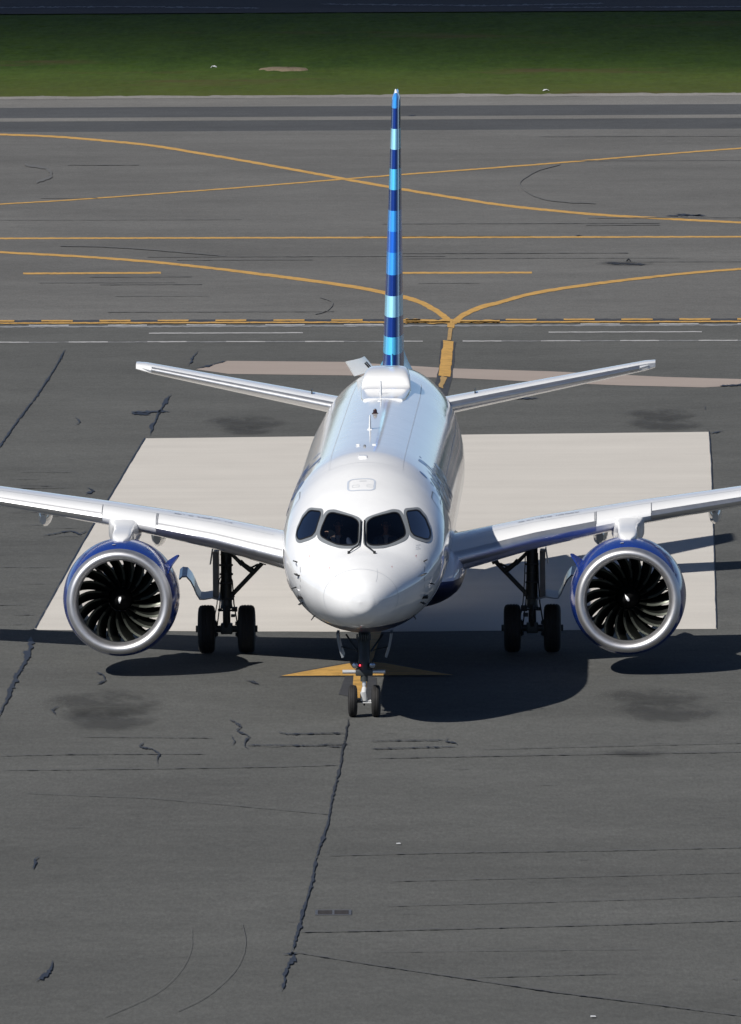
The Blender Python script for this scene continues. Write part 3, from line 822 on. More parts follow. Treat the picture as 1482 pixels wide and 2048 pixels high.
m = MB(); m.lathe([(0, .075), (.02, .07), (.03, .048), (.08, .042), (.11, .025), (.118, 0)], (-.07, 15.0, 5.27), 'Z', 16); m.build('beacon', simple('beacon_glass', (.03, .015, .015), .15), root)
m = MB(); m.box((-.165, 3.15, top(3.3)-.04), (.01, 3.5, top(3.3)+.02), .015); m.build('antenna_fairing', M_WHITE, root)
m = MB(); m.lathe([(0, .03), (.04, .026), (.05, 0)], (-.08, 5.1, 5.268), 'Z', 10); m.build('drain_mast', M_DSEAM, root)

# belly fairing
bl = []
for y, w, zb, zt in ((8.6, 1.3, 1.75, 2.2), (9.2, 1.72, 1.5, 2.6), (10.0, 1.86, 1.36, 2.85), (11.0, 1.93, 1.3, 2.95), (13, 1.96, 1.28, 2.95), (16, 1.96, 1.28, 2.9), (18, 1.85, 1.35, 2.75), (19.6, 1.55, 1.6, 2.5), (20.6, 1.1, 1.75, 2.2)):
    r = []
    for k in range(40):
        a = 2*math.pi*k/40; c, s = math.cos(a), math.sin(a)
        r.append((w*abs(c)**.75*(1 if c > 0 else -1), y, (zb+zt)/2+(zt-zb)/2*abs(s)**.8*(1 if s > 0 else -1)))
    bl.append(r)
MB().loft(bl, True, True, True).build('belly_fairing', M_FAIR, root)

# ---- wings, tailplane, fin: aerofoil lofts split into leading edge and main box
def foil(n=22):
    """(x, upper, lower) for a unit chord"""
    out = []
    for k in range(n+1):
        x = (1-math.cos(math.pi*k/n))/2
        t = 5*(.2969*math.sqrt(x)-.126*x-.3516*x*x+.2843*x**3-.1036*x**4)
        out.append((x, t))
    return out
FO = foil()
def section(le, chord, tc, twist, camber, span_dir, up, part, cut=2):
    """ring of points; part 'edge' = front of the aerofoil, 'box' = the rest"""
    pts = []
    T = R(twist)
    def P(x, h):
        cx, ch = x*chord, h*chord
        y = cx*math.cos(T)+ch*math.sin(T); z = -cx*math.sin(T)+ch*math.cos(T)
        return Vector(le)+Vector((0, y, 0))+up*z
    cam_ = lambda x: camber*4*x*(1-x)
    if part == 'edge':
        idx = list(range(cut, -1, -1))
        pts = [P(FO[k][0], cam_(FO[k][0])+FO[k][1]*tc) for k in idx] + [P(FO[k][0], cam_(FO[k][0])-FO[k][1]*tc) for k in range(1, cut+1)]
    else:
        e = .997
        pts = [P(FO[k][0], cam_(FO[k][0])+FO[k][1]*tc*e) for k in range(len(FO)-1, cut-1, -1)] + [P(FO[k][0], cam_(FO[k][0])-FO[k][1]*tc*e) for k in range(cut, len(FO))]
    return pts
def lerp_tab(tab, x):
    for a, b in zip(tab, tab[1:]):
        if x <= b[0]:
            t = (x-a[0])/(b[0]-a[0]); return [a[k]+(b[k]-a[k])*t for k in range(len(a))]
    return list(tab[-1])
WT = [(1.2, 10.25, 2.32, 6.6, .135, 2.8), (1.75, 10.5, 2.42, 6.3, .13, 2.6), (3.5, 11.37, 2.80, 5.3, .125, 2.2), (5.8, 12.52, 3.17, 4.2, .118, 1.9), (8.25, 13.75, 3.47, 3.6, .11, 1.6), (12, 15.6, 3.92, 2.7, .105, .8), (16.4, 17.8, 4.5, 1.7, .10, 0)]
def wing(s):
    up = Vector((0, 0, 1))
    def at(x, part):
        _, y, z, c, tc, tw = lerp_tab(WT, x); return section((s*x, y, z), c, tc, tw, .018, None, up, part)
    xs = [1.2+.38*k for k in range(41)]
    w = MB().loft([at(x, 'box') for x in xs], closed=True, cap1=True).build('wing', M_WHITE, root)
    # leading edge: metal slats inboard and outboard of the pylon, painted panel between
    def edge(x0, x1, mat, name):
        n = max(2, int((x1-x0)/.3)); MB().loft([at(x0+(x1-x0)*k/n, 'edge') for k in range(n+1)], closed=True, cap0=True, cap1=True).build(name, mat, w)
    edge(1.2, 4.78, M_SLAT, 'slat'); edge(4.79, 5.98, M_WHITE, 'leading_edge_panel'); edge(5.99, 10.9, M_SLAT, 'slat'); edge(10.91, 16.4, M_SLAT, 'slat')
    # winglet
    rings = []
    for x, y, z, c in ((16.4, 17.8, 4.5, 1.7), (16.9, 18.2, 4.62, 1.5), (17.25, 18.6, 4.85, 1.3), (17.45, 19.1, 5.3, 1.05), (17.55, 19.7, 5.9, .8), (17.6, 20.1, 6.3, .6)):
        k = min(1, max(0, (x-16.4)/1.0)); upv = Vector((-s*math.sin(k*1.3), 0, math.cos(k*1.3)))
        r = section((s*x, y, z), c, .10, 0, .01, None, upv, 'edge'); b = section((s*x, y, z), c, .10, 0, .01, None, upv, 'box')
        rings.append(b[:len(FO)-2]+r[1:-1]+b[len(FO)-2:])
    MB().loft(rings, cap1=True).build('winglet', M_BLUE, w)
    # spoiler and panel lines along the upper surface
    ln = MB()
    for frac, x0, x1 in ((.145, 2.2, 16), (.60, 2.2, 15.5)):
        n = 40; v = []
        for k in range(n+1):
            x = x0+(x1-x0)*k/n; _, y, z, c, tc, tw = lerp_tab(WT, x); T = R(tw)
            for d in (-.006, .006):
                fx = frac+d/c; t = 5*(.2969*math.sqrt(fx)-.126*fx-.3516*fx*fx+.2843*fx**3-.1036*fx**4)*tc+.018*4*fx*(1-fx)
                v.append((s*x, y+fx*c*math.cos(T)+t*c*math.sin(T), z-fx*c*math.sin(T)+t*c*math.cos(T)+.006))
        ln.add(v, [(2*k, 2*k+1, 2*k+3, 2*k+2) for k in range(n)])
    for x in (4.76, 4.79, 5.99, 8.4, 10.9):
        _, y, z, c, tc, tw = lerp_tab(WT, x); v = []; T = R(tw); n = 12
        for k in range(n+1):
            fx = .004+.14*k/n; t = 5*(.2969*math.sqrt(fx)-.126*fx-.3516*fx*fx+.2843*fx**3-.1036*fx**4)*tc+.018*4*fx*(1-fx)
            for d in (-.008, .008): v.append((s*(x+d), y+fx*c*math.cos(T)+t*c*math.sin(T)-.004, z-fx*c*math.sin(T)+t*c*math.cos(T)+.006))
        ln.add(v, [(2*k, 2*k+1, 2*k+3, 2*k+2) for k in range(n)])
    # stencilled walkway band
    for k in range(60):
        if rnd.random() < .75:
            x = 3.1+k*.022; _, y, z, c, tc, tw = lerp_tab(WT, x); T = R(tw); v = []
            for fx in (.20+.01*rnd.random(), .225+.012*rnd.random()):
                t = 5*(.2969*math.sqrt(fx)-.126*fx-.3516*fx*fx+.2843*fx**3-.1036*fx**4)*tc+.018*4*fx*(1-fx)
                for d in (0, .014): v.append((s*(x+d), y+fx*c*math.cos(T)+t*c*math.sin(T), z-fx*c*math.sin(T)+t*c*math.cos(T)+.006))
            ln.add(v, [(0, 1, 3, 2)])
    ln.build('panel_line', M_DSEAM, w, smooth=False)
    # flap track fairings under the trailing edge
    for x, sc in ((4.86, 1.15), (7.4, 1.0), (10.3, .8)):
        _, y, z, c, tc, tw = lerp_tab(WT, x); r = []
        for k in range(11):
            t = k/10; rad = .21*sc*math.sin(math.pi*min(1, .08+t*.95))**.6
            r.append([(s*x+.75*rad*math.cos(2*math.pi*q/16), y+c*.50+t*c*.72, z-.34-.02*c+.25*t*.3+rad*1.2*math.sin(2*math.pi*q/16)) for q in range(16)])
        MB().loft(r, cap0=True, cap1=True).build('flap_fairing', M_WHITE, w)
    # root fillet
    return w
for s in (-1, 1): wing(s)

TT = [(.55, 29.75, 4.24, 3.7, .115, 0), (1.2, 30.25, 4.32, 3.5, .115, 0), (5.95, 33.9, 5.04, 1.9, .12, 0), (6.1, 34.05, 5.06, 1.75, .10, 0)]
for s in (-1, 1):
    at = lambda x, part: (lambda r: section((s*x, r[1], r[2]), r[3], r[4], 0.6, 0.0, None, Vector((0, 0, 1)), part, 3))(lerp_tab(TT, x))
    xs = [.55+5.55*k/24 for k in range(25)]
    tp = MB().loft([at(x, 'box') for x in xs], cap1=True).build('tailplane', M_WHITE, root)
    n = 20; MB().loft([at(.55+(5.72-.55)*k/n, 'edge') for k in range(n+1)], cap1=True).build('leading_edge', M_SLAT, tp)
    tip = []
    for k in range(7):
        t = k/6; x = 5.73+.38*math.sin(t*math.pi/2); r = lerp_tab(TT, min(x, 6.1))
        le = (s*x, r[1]+.5*t*t, r[2]+.012*t); c = r[3]-.55*t*t
        b = section(le, c, .095*(1-.55*t*t), .6, 0, None, Vector((0, 0, 1)), 'box'); e = section(le, c, .095*(1-.55*t*t), .6, 0, None, Vector((0, 0, 1)), 'edge')
        tip.append([p_ for p_ in e])
    MB().loft(tip, cap0=True, cap1=True).build('tip_cap', M_WHITE, tp)
    g = MB(); r = lerp_tab(TT, 1.9)
    g.box((s*1.9-.012, r[1]+.5, r[2]+.14), (s*1.9+.012, r[1]+.95, r[2]+.26), .004); g.build('vortex_tab', M_GEARD, tp)

FT = [(4.6, 29.1, 6.4, .086), (5.2, 29.7, 5.9, .084), (8.0, 32.43, 4.4, .080), (11.1, 35.45, 2.8, .075), (11.27, 35.65, 2.65, .072), (11.38, 36.0, 2.2, .045)]
def fin_ring(z):
    _, y, c, tc = lerp_tab(FT, z); r = []
    pts = [(FO[k][0], FO[k][1]*tc*1.0) for k in range(len(FO))]
    return [(h*c, y+x*c, z) for x, h in reversed(pts)] + [(-h*c, y+x*c, z) for x, h in pts[1:]]
zs_ = [4.6+.1*k for k in range(65)]+[11.1, 11.2, 11.27, 11.31, 11.35, 11.38]
fin = MB().loft([fin_ring(z) for z in zs_], cap1=True).build('tail_fin', M_FIN, root)
MB().tube([(0, 36.1, 11.35), (0, 36.12, 11.40), (-.01, 36.2, 11.455)], [.045, .03, .015], 8).build('tail_light', M_DECAL, fin)
fb = []
for t in range(7):
    k = t/6; w = .24*(1-k)**1.6-.01; fb.append([(math.cos(2*math.pi*q/32)*(w+.20*(1-.1*k)), 29.6+k*.55+3.2+3.3*math.sin(2*math.pi*q/32), 4.98+.62*k) for q in range(32)])
MB().loft(fb).build('fin_fillet', simple('pale_blue_fillet', (.10, .45, .74), .2), fin)
# open air inlet flap of the auxiliary power unit
fl = MB(); fl.sheet([[(-.90+.40*v-.20*u+.13*math.sin(math.pi*v)*(1-.4*u), 31.4+.35*v, 5.0+.18*v+.34*u-.10*u*v) for v in (0, .25, .5, .75, 1)] for u in (0, .35, .7, 1)], .075)
flap = fl.build('inlet_flap', simple('flap_grey_white', (.52, .53, .53), .4), root)
for q in (.70, .86):
    P_ = lambda u, v: (-.90+.40*v-.20*u+.13*math.sin(math.pi*v)*(1-.4*u), 31.4+.35*v-.06, 5.0+.18*v+.34*u-.10*u*v)
    MB().tube([P_(.12, q), P_(.62, q)], .022, 8).build('hinge_slot', M_BLACK, flap)

# ---- engines
def engine(s):
    c = (s*5.48, 9.0, 1.64)
    nac = MB().lathe([(.255, 1.142), (.40, 1.178), (.7, 1.222), (1.05, 1.248), (1.45, 1.258), (1.9, 1.245), (2.4, 1.20), (2.9, 1.12), (3.35, 1.02), (3.38, 1.005), (3.34, .995)], c, 'Y', 96).build('engine', M_BLUE, root)
    MB().lathe([(3.34, .995), (2.6, 1.0), (1.8, .985), (1.2, .955), (.95, .935), (.7, .912), (.42, .893), (.31, .888)], c, 'Y', 96).build('intake_duct', M_DUCT, nac)
    MB().lathe([(.32, .888), (.22, .893), (.13, .908), (.07, .928), (.03, .955), (.006, .99), (0, 1.02), (.006, 1.05), (.03, 1.082), (.075, 1.106), (.15, 1.125), (.256, 1.1425)], c, 'Y', 96).build('inlet_lip', M_LIP, nac)
    MB().lathe([(.52, 0), (.535, .03), (.58, .075), (.66, .125), (.77, .18), (.90, .23), (1.0, .255), (1.12, .27)], c, 'Y', 40).build('spinner', dull('spinner_grey', (.006, .006, .0065)), nac)
    sw = MB(); v = []
    for k in range(9):      # white teardrop on the spinner
        t = k/8; wd = .036*math.sin(math.pi*min(1, t*.86+.14))**.8*(1-.55*t)
        px_, pz_ = (s*.008-s*.01*(1-t)**2, .075-.15*t) if s < 0 else (.02-.085*t, -.05+.14*t)
        tx, tz = (.1, -1) if s < 0 else (-.5, .85)
        for q in (-1, 1):
            X, Z = px_-tz*q*wd, pz_+tx*q*wd; rr = math.hypot(X, Z)
            v.append((c[0]+X, c[1]+.485+.9*rr*.9+.012, c[2]+Z))
    sw.add(v, [(2*k, 2*k+1, 2*k+3, 2*k+2) for k in range(8)]); sw.build('spinner_swirl', M_DECAL, nac, smooth=False)
    for k in range(18):
        th0 = 2*math.pi*k/18+.1; rows = []
        for i in range(9):
            t = i/8; r = .27+(.925-.27)*t; stg = R(24+33*t); ch = .30+.05*math.sin(math.pi*min(1, t*.8+.1))-.055*t*t; row = []
            lean = .30*t*t+.03*math.sin(math.pi*t)
            for j in range(7):
                q = j/6-.5; axial = q*ch*math.cos(stg)+.03*math.sin(math.pi*t); tan = q*ch*math.sin(stg)+.022*(1-4*q*q)
                th = th0+lean+tan/r*.98
                row.append((c[0]+r*math.cos(th), c[1]+.95+axial, c[2]+r*math.sin(th)))
            rows.append(row)
        fb_ = MB().sheet(rows, .012).build('fan_blade', M_FAN, nac)
        fb_.data.materials.append(M_FANEDGE)
        for i in range(2, 8):
            for q in (0, 1): fb_.data.polygons[2*(i*6)+q].material_index = 1
    for k in range(22):
        th = 2*math.pi*k/22+.05; rows = []
        for i in range(4):
            rr_ = .56+.42*i/3; rows.append([(c[0]+rr_*math.cos(th+dq), c[1]+2.0+dy_, c[2]+rr_*math.sin(th+dq)) for dy_, dq in ((0, .07/rr_*.55), (.12, .015/rr_), (.26, 0))])
        MB().sheet(rows, .012).build('guide_vane', M_DUCT, nac)
    MB().lathe([(1.2, .30), (1.25, .50), (1.6, .56), (2.4, .62), (3.2, .56), (4.0, .42), (4.3, .37), (4.28, .34), (4.0, .34)], c, 'Y', 48).build('core_cowl', M_EXH, nac)
    MB().lathe([(3.9, .22), (4.3, .20), (4.7, .10), (4.85, 0)], c, 'Y', 32).build('exhaust_plug', M_EXH, nac)
    # vortex strake on the inboard shoulder
    a = R(32) if s < 0 else R(148)
    dirv = Vector((math.cos(a), 0, math.sin(a))); tanv = Vector((s*math.sin(a), 0, abs(math.cos(a)))); C0 = Vector(c)
    st = MB(); rows = []
    for u, h0 in ((.55, 0.0), (.8, .03), (1.15, .12), (1.5, .25), (1.68, .30), (1.8, .25)):
        rows.append([C0+Vector((0, u, 0))+dirv*(1.19+(h0+.03)*v)+tanv*(.12*(u-.45)-.06) for v in (0, .5, 1)])
    st.sheet(rows, .03); st.build('strake', M_BLUE, nac)
    # small white marks on the cowl
    for an, u0 in ((96, .50), (129, .62), (148, 1.1), (60, .9)):
        dm = MB(); aa = R(an); v = []
        for du in (0, .10):
            for da in (-.03, .03):
                rr = 1.205 if u0 < .7 else 1.25; v.append((c[0]+(rr+.012)*math.cos(aa+da), c[1]+u0+du, c[2]+(rr+.012)*math.sin(aa+da)))
        dm.add(v, [(0, 1, 3, 2)]); dm.build('cowl_marking', M_DECAL, nac, smooth=False)
    # pylon
    secs = [(9.95, .06, 2.82, 2.90), (10.15, .16, 2.80, 2.97), (10.5, .205, 2.76, 3.02), (11.2, .225, 2.7, 3.06), (11.9, .24, 2.6, 3.10), (12.25, .30, 2.6, 3.16), (12.5, .36, 2.7, 3.20), (13.2, .34, 2.75, 3.14), (14.2, .24, 2.75, 3.0), (15.6, .12, 2.75, 2.9), (16.2, .04, 2.8, 2.86)]
    rr = []
    for y, w, zb, zt in secs:
        r = []
        for k in range(24):
            a = 2*math.pi*k/24; cc, ss = math.cos(a), math.sin(a)
            r.append((c[0]+w*abs(cc)**.45*(1 if cc > 0 else -1), y, (zb+zt)/2+(zt-zb)/2*abs(ss)**.45*(1 if ss > 0 else -1)))
        rr.append(r)
    MB().loft(rr, True, True, True).build('pylon', M_WHITE, root, angle=60)
for s in (-1, 1): engine(s)

# ---- landing gear
def wheel(parent, x, y, r, w, rimr, sidex):
    h = w/2
    p = [(-h*.92, rimr), (-h, rimr+.03), (-h, r-.14), (-h*.95, r-.07), (-h*.78, r-.022), (-h*.5, r-.004)]
    for gx in (-.36, 0, .36): p += [(h*(gx-.06), r-.001), (h*(gx-.04), r-.012), (h*(gx+.04), r-.012), (h*(gx+.06), r-.001)]
    p += [(h*.5, r-.004), (h*.78, r-.022), (h*.95, r-.07), (h, r-.14), (h, rimr+.03), (h*.92, rimr)]
    t = MB().lathe(p, (x, y, r), 'X', 48).build('tyre', M_TYRE, parent, angle=60)
    MB().lathe([(-h*.9, 0), (-h*.55, rimr*.5), (-h*.8, rimr*.92), (-h*.93, rimr), (h*.93, rimr), (h*.8, rimr*.92), (h*.55, rimr*.5), (h*.9, 0)], (x, y, r), 'X', 32).build('rim', M_GEARL, parent)

def main_gear(s):
    x, y = s*3.365, 15.1
    o = -s                                   # towards the centreline
    g = MB()
    g.tube([(x, y, .52), (x, y, 1.0)], [.085, .085], 20); g.tube([(x, y, .98), (x, y, 1.08), (x, y, 1.3), (x, y, 2.45)], [.14, .125, .12, .125], 24)
    g.tube([(x, y, 1.72), (x, y, 1.76)], .15, 20)
    g.tube([(x-.68, y, .53), (x+.68, y, .53)], .075, 16)
    g.box((x-.13, y-.13, .42), (x+.13, y+.13, .66), .03)
    for dx in (-.27, .27):
        g.lathe([(-.05, .19), (.05, .19), (.05, .0)], (x+dx, y, .53), 'X', 20)
        for k in range(6):
            a = k*math.pi/3; g.tube([(x+dx-.08, y+.14*math.cos(a), .53+.14*math.sin(a)), (x+dx+.08, y+.14*math.cos(a), .53+.14*math.sin(a))], .035, 8)
    gear = g.build('main_gear', M_GEARD, root)
    MB().tube([(x, y-.17, .60), (x-.02, y-.38, .82), (x, y-.14, 1.03)], [.045, .035, .045], 10).build('torque_link', M_GEARD, gear)
    b = MB(); b.tube([(x+o*.83, y+.05, 2.02), (x+o*.10, y, 1.26)], .05, 12); b.tube([(x+o*.86, y+.05, 2.08), (x+o*.80, y+.05, 1.96)], .075, 12); b.tube([(x+o*.04, y, 1.25), (x+o*.16, y, 1.30)], .07, 10)
    b.build('side_brace', M_GEARD, gear)
    b = MB(); b.tube([(x+o*.10, y, 2.2), (x+o*.28, y, 2.02), (x+o*.52, y, 1.84)], [.04, .045, .06], 10); b.tube([(x+o*.50, y, 1.86), (x+o*.62, y, 1.78)], .065, 10); b.tube([(x+o*.52, y-.03, 1.87), (x+o*.70, y-.05, 1.96)], .022, 8)
    b.tube([(x+o*.30, y-.03, 2.02), (x+o*.36, y-.05, 1.96)], .06, 10)
    b.build('lock_link', M_GEARD, gear)
    h = MB()
    for k, (dx, r) in enumerate(((-.10, .014), (-.145, .012), (.12, .016))):
        h.tube([(x+dx*o*-1, y-.16, 2.2), (x+dx*1.15, y-.19, 1.6), (x+dx*1.4, y-.18, 1.1), (x+dx*1.9, y-.12, .72), (x+dx*2.2, y-.1, .56)], r, 6)
    for zz in (1.95, 1.55, 1.2, .95): h.box((x-.15, y-.17, zz-.02), (x+.15, y-.08, zz+.02), .008)
    h.box((x+o*.12, y-.14, .92), (x+o*.24, y+.02, 1.02), .01); h.box((x+o*.10, y-.16, .80), (x+o*.19, y-.02, .86), .01); h.box((x-o*.19, y-.1, .93), (x-o*.10, y, .98), .01)
    h.build('hydraulic_hose', M_BLACK, gear)
    d = MB(); d.box((min(x-o*.29, x-o*.17), y-.30, 1.22), (max(x-o*.29, x-o*.17), y+.55, 2.24), .02); d.build('leg_door', simple('leg_door_grey', (.20, .20, .20), .5, var=.3, scale=6), gear)
    d = MB(); d.sheet([[(x-o*(.30+.05*u), y-.25+.5*v, 2.30-.33*u) for v in (0, 1)] for u in (0, .5, 1)], .025); d.build('hinge_flap', M_GEARL, gear)
    prof = [(.10, 1.19), (.30, 1.25), (.48, 1.22), (.57, 1.22), (.64, 1.33), (.70, 1.48), (.77, 1.62), (.86, 1.72), (.96, 1.72), (1.02, 1.66)]
    pan = lambda P: MB().sheet([[(x-o*(px+.02*v), y-.45+1.25*v, pz+(.05+.13*max(0, px-.5))*v) for v in (0, .5, 1)] for px, pz in P], .03)
    pan(prof[:6]).build('lower_door', simple('door_inner_grey', (.33, .36, .41), .35), gear)
    pan(prof[5:]).build('lower_door', M_NAVYP, gear)
    for dx in (-.44, .44): wheel(gear, x+dx, y, .53, .375, .27, 1)
for s in (-1, 1): main_gear(s)

g = MB()
g.tube([(0, .35, 1.75), (0, .10, 1.18), (0, .06, 1.0), (0, .03, .86)], [.125, .12, .13, .075], 20); g.box((-.18, -.06, .86), (.18, .2, 1.0), .03); g.tube([(-.075, .03, .86), (.075, .03, .86)], .05, 10)
g.tube([(0, .03, .86), (0, .025, .74)], [.078, .078], 16); g.tube([(-.33, 0, .335), (.33, 0, .335)], .04, 12)
for k in range(7): g.box((-.16+.045*k, .02, 1.6+.02*(k % 2)), (-.13+.045*k, .2, 1.72), .006)
ng = g.build('nose_gear', M_GEARD, root)
for a_, b_ in ((-.45, -.17), (.17, .44)): MB().tube([(a_, .02, .945), (b_, .02, .945)], .042, 14).build('steering_bar', M_CHROME, ng)
MB().tube([(0, .02, .76), (0, .01, .50)], .042, 16).build('piston', M_CHROME, ng)
l = MB(); l.tube([(0, -.02, .60), (-.01, -.12, .52), (.02, -.08, .36)], [.05, .06, .05], 10); l.tube([(.02, -.08, .34), (.13, -.03, .335)], .035, 8); l.tube([(-.03, .0, .52), (-.03, 0, .335)], .055, 10); l.box((-.05, -.1, .295), (.16, -.02, .315), .004)
l.build('torque_link', M_GEARL, ng)
MB().tube([(0, -.03, .31), (0, -.05, .24)], [.03, .012], 8).build('tow_fitting', M_GEARD, ng)
for dx in (-.24, .245): wheel(ng, dx, 0, .335, .19, .17, 1)
for dx in (-.185, .175):
    MB().lathe([(.12, .02), (.10, .06), (.0, .068), (-.015, .068), (-.012, .058)], (dx, -.06, 1.085), 'Y', 24).build('taxi_light', M_BLACK, ng)
    MB().lathe([(-.012, .058), (-.022, .03), (-.026, 0)], (dx, -.06, 1.085), 'Y', 24).build('lens', M_LENS, ng)
MB().lathe([(.02, .018), (-.02, .018), (-.03, 0)], (-.085, -.08, 1.085), 'Y', 12).build('red_light', M_REDLAMP, ng)
for s in (-1, 1):
    d = MB(); d.sheet([[(s*(.56-.11*u+.02*math.sin(math.pi*u)), .25+.85*v, 1.72-.50*u) for v in (0, .5, 1)] for u in (0, .33, .66, 1)], .05); d.build('gear_door', simple('gear_door_grey', (.22, .24, .26), .35), ng)
    MB().tube([(s*.38, .5, 1.68), (s*.14, .15, 1.36)], .02, 8).tube([(s*.5, .6, 1.42), (s*.16, .3, 1.36)], .012, 6).build('drag_brace', M_GEARD, ng)

# ------------------------------------------------------------------ pilots, seated behind the windshield
def skinned(name, joints, bones, mat, parent=None, sub=2):
    me = bpy.data.meshes.new(name)
    me.from_pydata([j[0] for j in joints], bones, []); me.materials.append(mat)
    o = bpy.data.objects.new(name, me); col.objects.link(o)
    if parent: o.parent = parent
    md = o.modifiers.new('skin', 'SKIN'); md.use_smooth_shade = True
    for k, j in enumerate(joints):
        sv = me.skin_vertices[0].data[k]; r = j[1]
        sv.radius = (r, r) if isinstance(r, (int, float)) else r
        sv.use_root = (k == 0)
    sd = o.modifiers.new('sub', 'SUBSURF'); sd.levels = sub; sd.render_levels = sub
    return o
M_BODY = simple('human_skin', (.55, .33, .24), .5, var=.06)
M_HAIR = simple('dark_hair', (.02, .014, .01), .6)
M_SHIRT = simple('dark_navy_jacket', (.012, .02, .045), .8)
M_COLLAR = simple('white_shirt', (.75, .77, .8), .7)
def pilot(label, x, hand_l, hand_r, shirt):
    r_ = empty('person', (0, 0, 0)); r_.parent = None
    r_.matrix_world = Matrix.Translation(root.location) @ Matrix.Rotation(R(-1.27), 4, 'Z') @ Matrix.Translation((x, .5, 3.12))
    tag(r_, label, 'person', 'pilots in the cockpit')
    V = lambda a, b, c: (a, b, c)
    jo = [(V(0, .1, .08), .15), (V(0, .12, .30), .14), (V(0, .05, .52), (.17, .11)), (V(0, .02, .64), .06), (V(0, -.01, .72), .05), (V(0, -.03, .78), (.062, .07)), (V(0, -.03, .86), (.075, .095)), (V(0, -.02, .95), (.06, .075))]
    bo = [(k, k+1) for k in range(7)]
    for s, hd in ((-1, hand_l), (1, hand_r)):
        i = len(jo); sh = Vector((s*.19, .04, .55)); h = Vector(hd); el = (sh+h)/2+Vector((s*.10, .02, -.12))
        jo += [(tuple(sh), .062), (tuple(el), .046), (tuple(h), .028)]
        bo += [(2, i), (i, i+1), (i+1, i+2)]
        d = (h-el).normalized(); wv = Vector((s, 0, 0)); wv = (wv-d*wv.dot(d)).normalized(); up = wv.cross(d)*s
        if up.z < 0: up = -up
        p0 = len(jo); jo.append((tuple(h+d*.05), (.036, .018))); bo.append((i+2, p0))
        for q, (off, ln) in enumerate(((-.030, .072), (-.010, .082), (.010, .077), (.030, .060))):
            b0 = h+d*.085+wv*off; n = len(jo)
            jo += [(tuple(b0), .0095), (tuple(b0+d*ln*.55+up*.010), .0085), (tuple(b0+d*ln-up*.018), .007)]
            bo += [(p0, n), (n, n+1), (n+1, n+2)]
        n = len(jo); jo += [(tuple(h+d*.04-wv*.040), .011), (tuple(h+d*.075-wv*.062-up*.012), .0085)]; bo += [(p0, n), (n, n+1)]
        i = len(jo)
        jo += [(V(s*.10, .02, .06), .085), (V(s*.15, -.40, .10), .065), (V(s*.15, -.46, -.32), .045), (V(s*.15, -.60, -.46), .035)]
        bo += [(0, i), (i, i+1), (i+1, i+2), (i+2, i+3)]
    body = skinned('body', jo, bo, M_BODY, r_)
    f = MB()       # face: nose, ears, eyes, mouth
    hc = Vector((0, -.03, .855))
    f.tube([hc+Vector((0, -.085, .03)), hc+Vector((0, -.112, -.012)), hc+Vector((0, -.09, -.028))], [.009, .015, .009], 8)
    for s in (-1, 1): f.tube([hc+Vector((s*.078, .01, .025)), hc+Vector((s*.088, .018, .0)), hc+Vector((s*.078, .008, -.03))], [.010, .014, .008], 8)
    f.build('face_features', M_BODY, r_)
    e = MB()
    for s in (-1, 1): e.lathe([(-.004, 0), (0, .010), (.004, 0)], tuple(hc+Vector((s*.032, -.092, .022))), 'Y', 10)
    e.box(tuple(hc+Vector((-.022, -.096, -.050))), tuple(hc+Vector((.022, -.088, -.044)))); e.build('eyes_and_mouth', M_HAIR, r_)
    hr = []
    for k in range(7):
        t = k/6*math.pi*.56; hr.append([(.086*math.sin(t)*math.cos(a), -.015+.105*math.sin(t)*math.sin(a)+.02, .875+.115*math.cos(t)*(1 if math.sin(a) > -.4 else .9)) for a in [2*math.pi*q/20 for q in range(20)]])
    MB().loft(hr).build('hair', M_HAIR, r_)
    sj = [(V(0, .1, .08), .175), (V(0, .12, .30), .165), (V(0, .05, .52), (.195, .135)), (V(0, .03, .585), .09)]; sb = [(0, 1), (1, 2), (2, 3)]
    for s, hd in ((-1, hand_l), (1, hand_r)):
        i = len(sj); sh = Vector((s*.19, .04, .55)); h = Vector(hd); el = (sh+h)/2+Vector((s*.10, .02, -.12))
        sj += [(tuple(sh), .078), (tuple(el), .062), (tuple(el+(h-el)*.85), .045)]; sb += [(2, i), (i, i+1), (i+1, i+2)]
    skinned('jacket', sj, sb, shirt, r_)
    MB().lathe([(0, .080), (.03, .072), (.06, .062)], (0, .015, .585), 'Z', 20).build('shirt_collar', M_COLLAR, r_)
    MB().box((-.035, -.085, .44), (.035, -.075, .60), .005).build('shirt_front', M_COLLAR, r_)
pilot('pilot in dark jacket behind the left windshield pane, one bare hand raised', -.54, (-.24, -.70, .72), (.22, -.42, .38), M_SHIRT)
pilot('pilot in blue-grey shirt behind the right windshield pane, hands lowered', .46, (-.20, -.45, .36), (.22, -.46, .38), simple('blue_grey_shirt', (.10, .14, .2), .8))

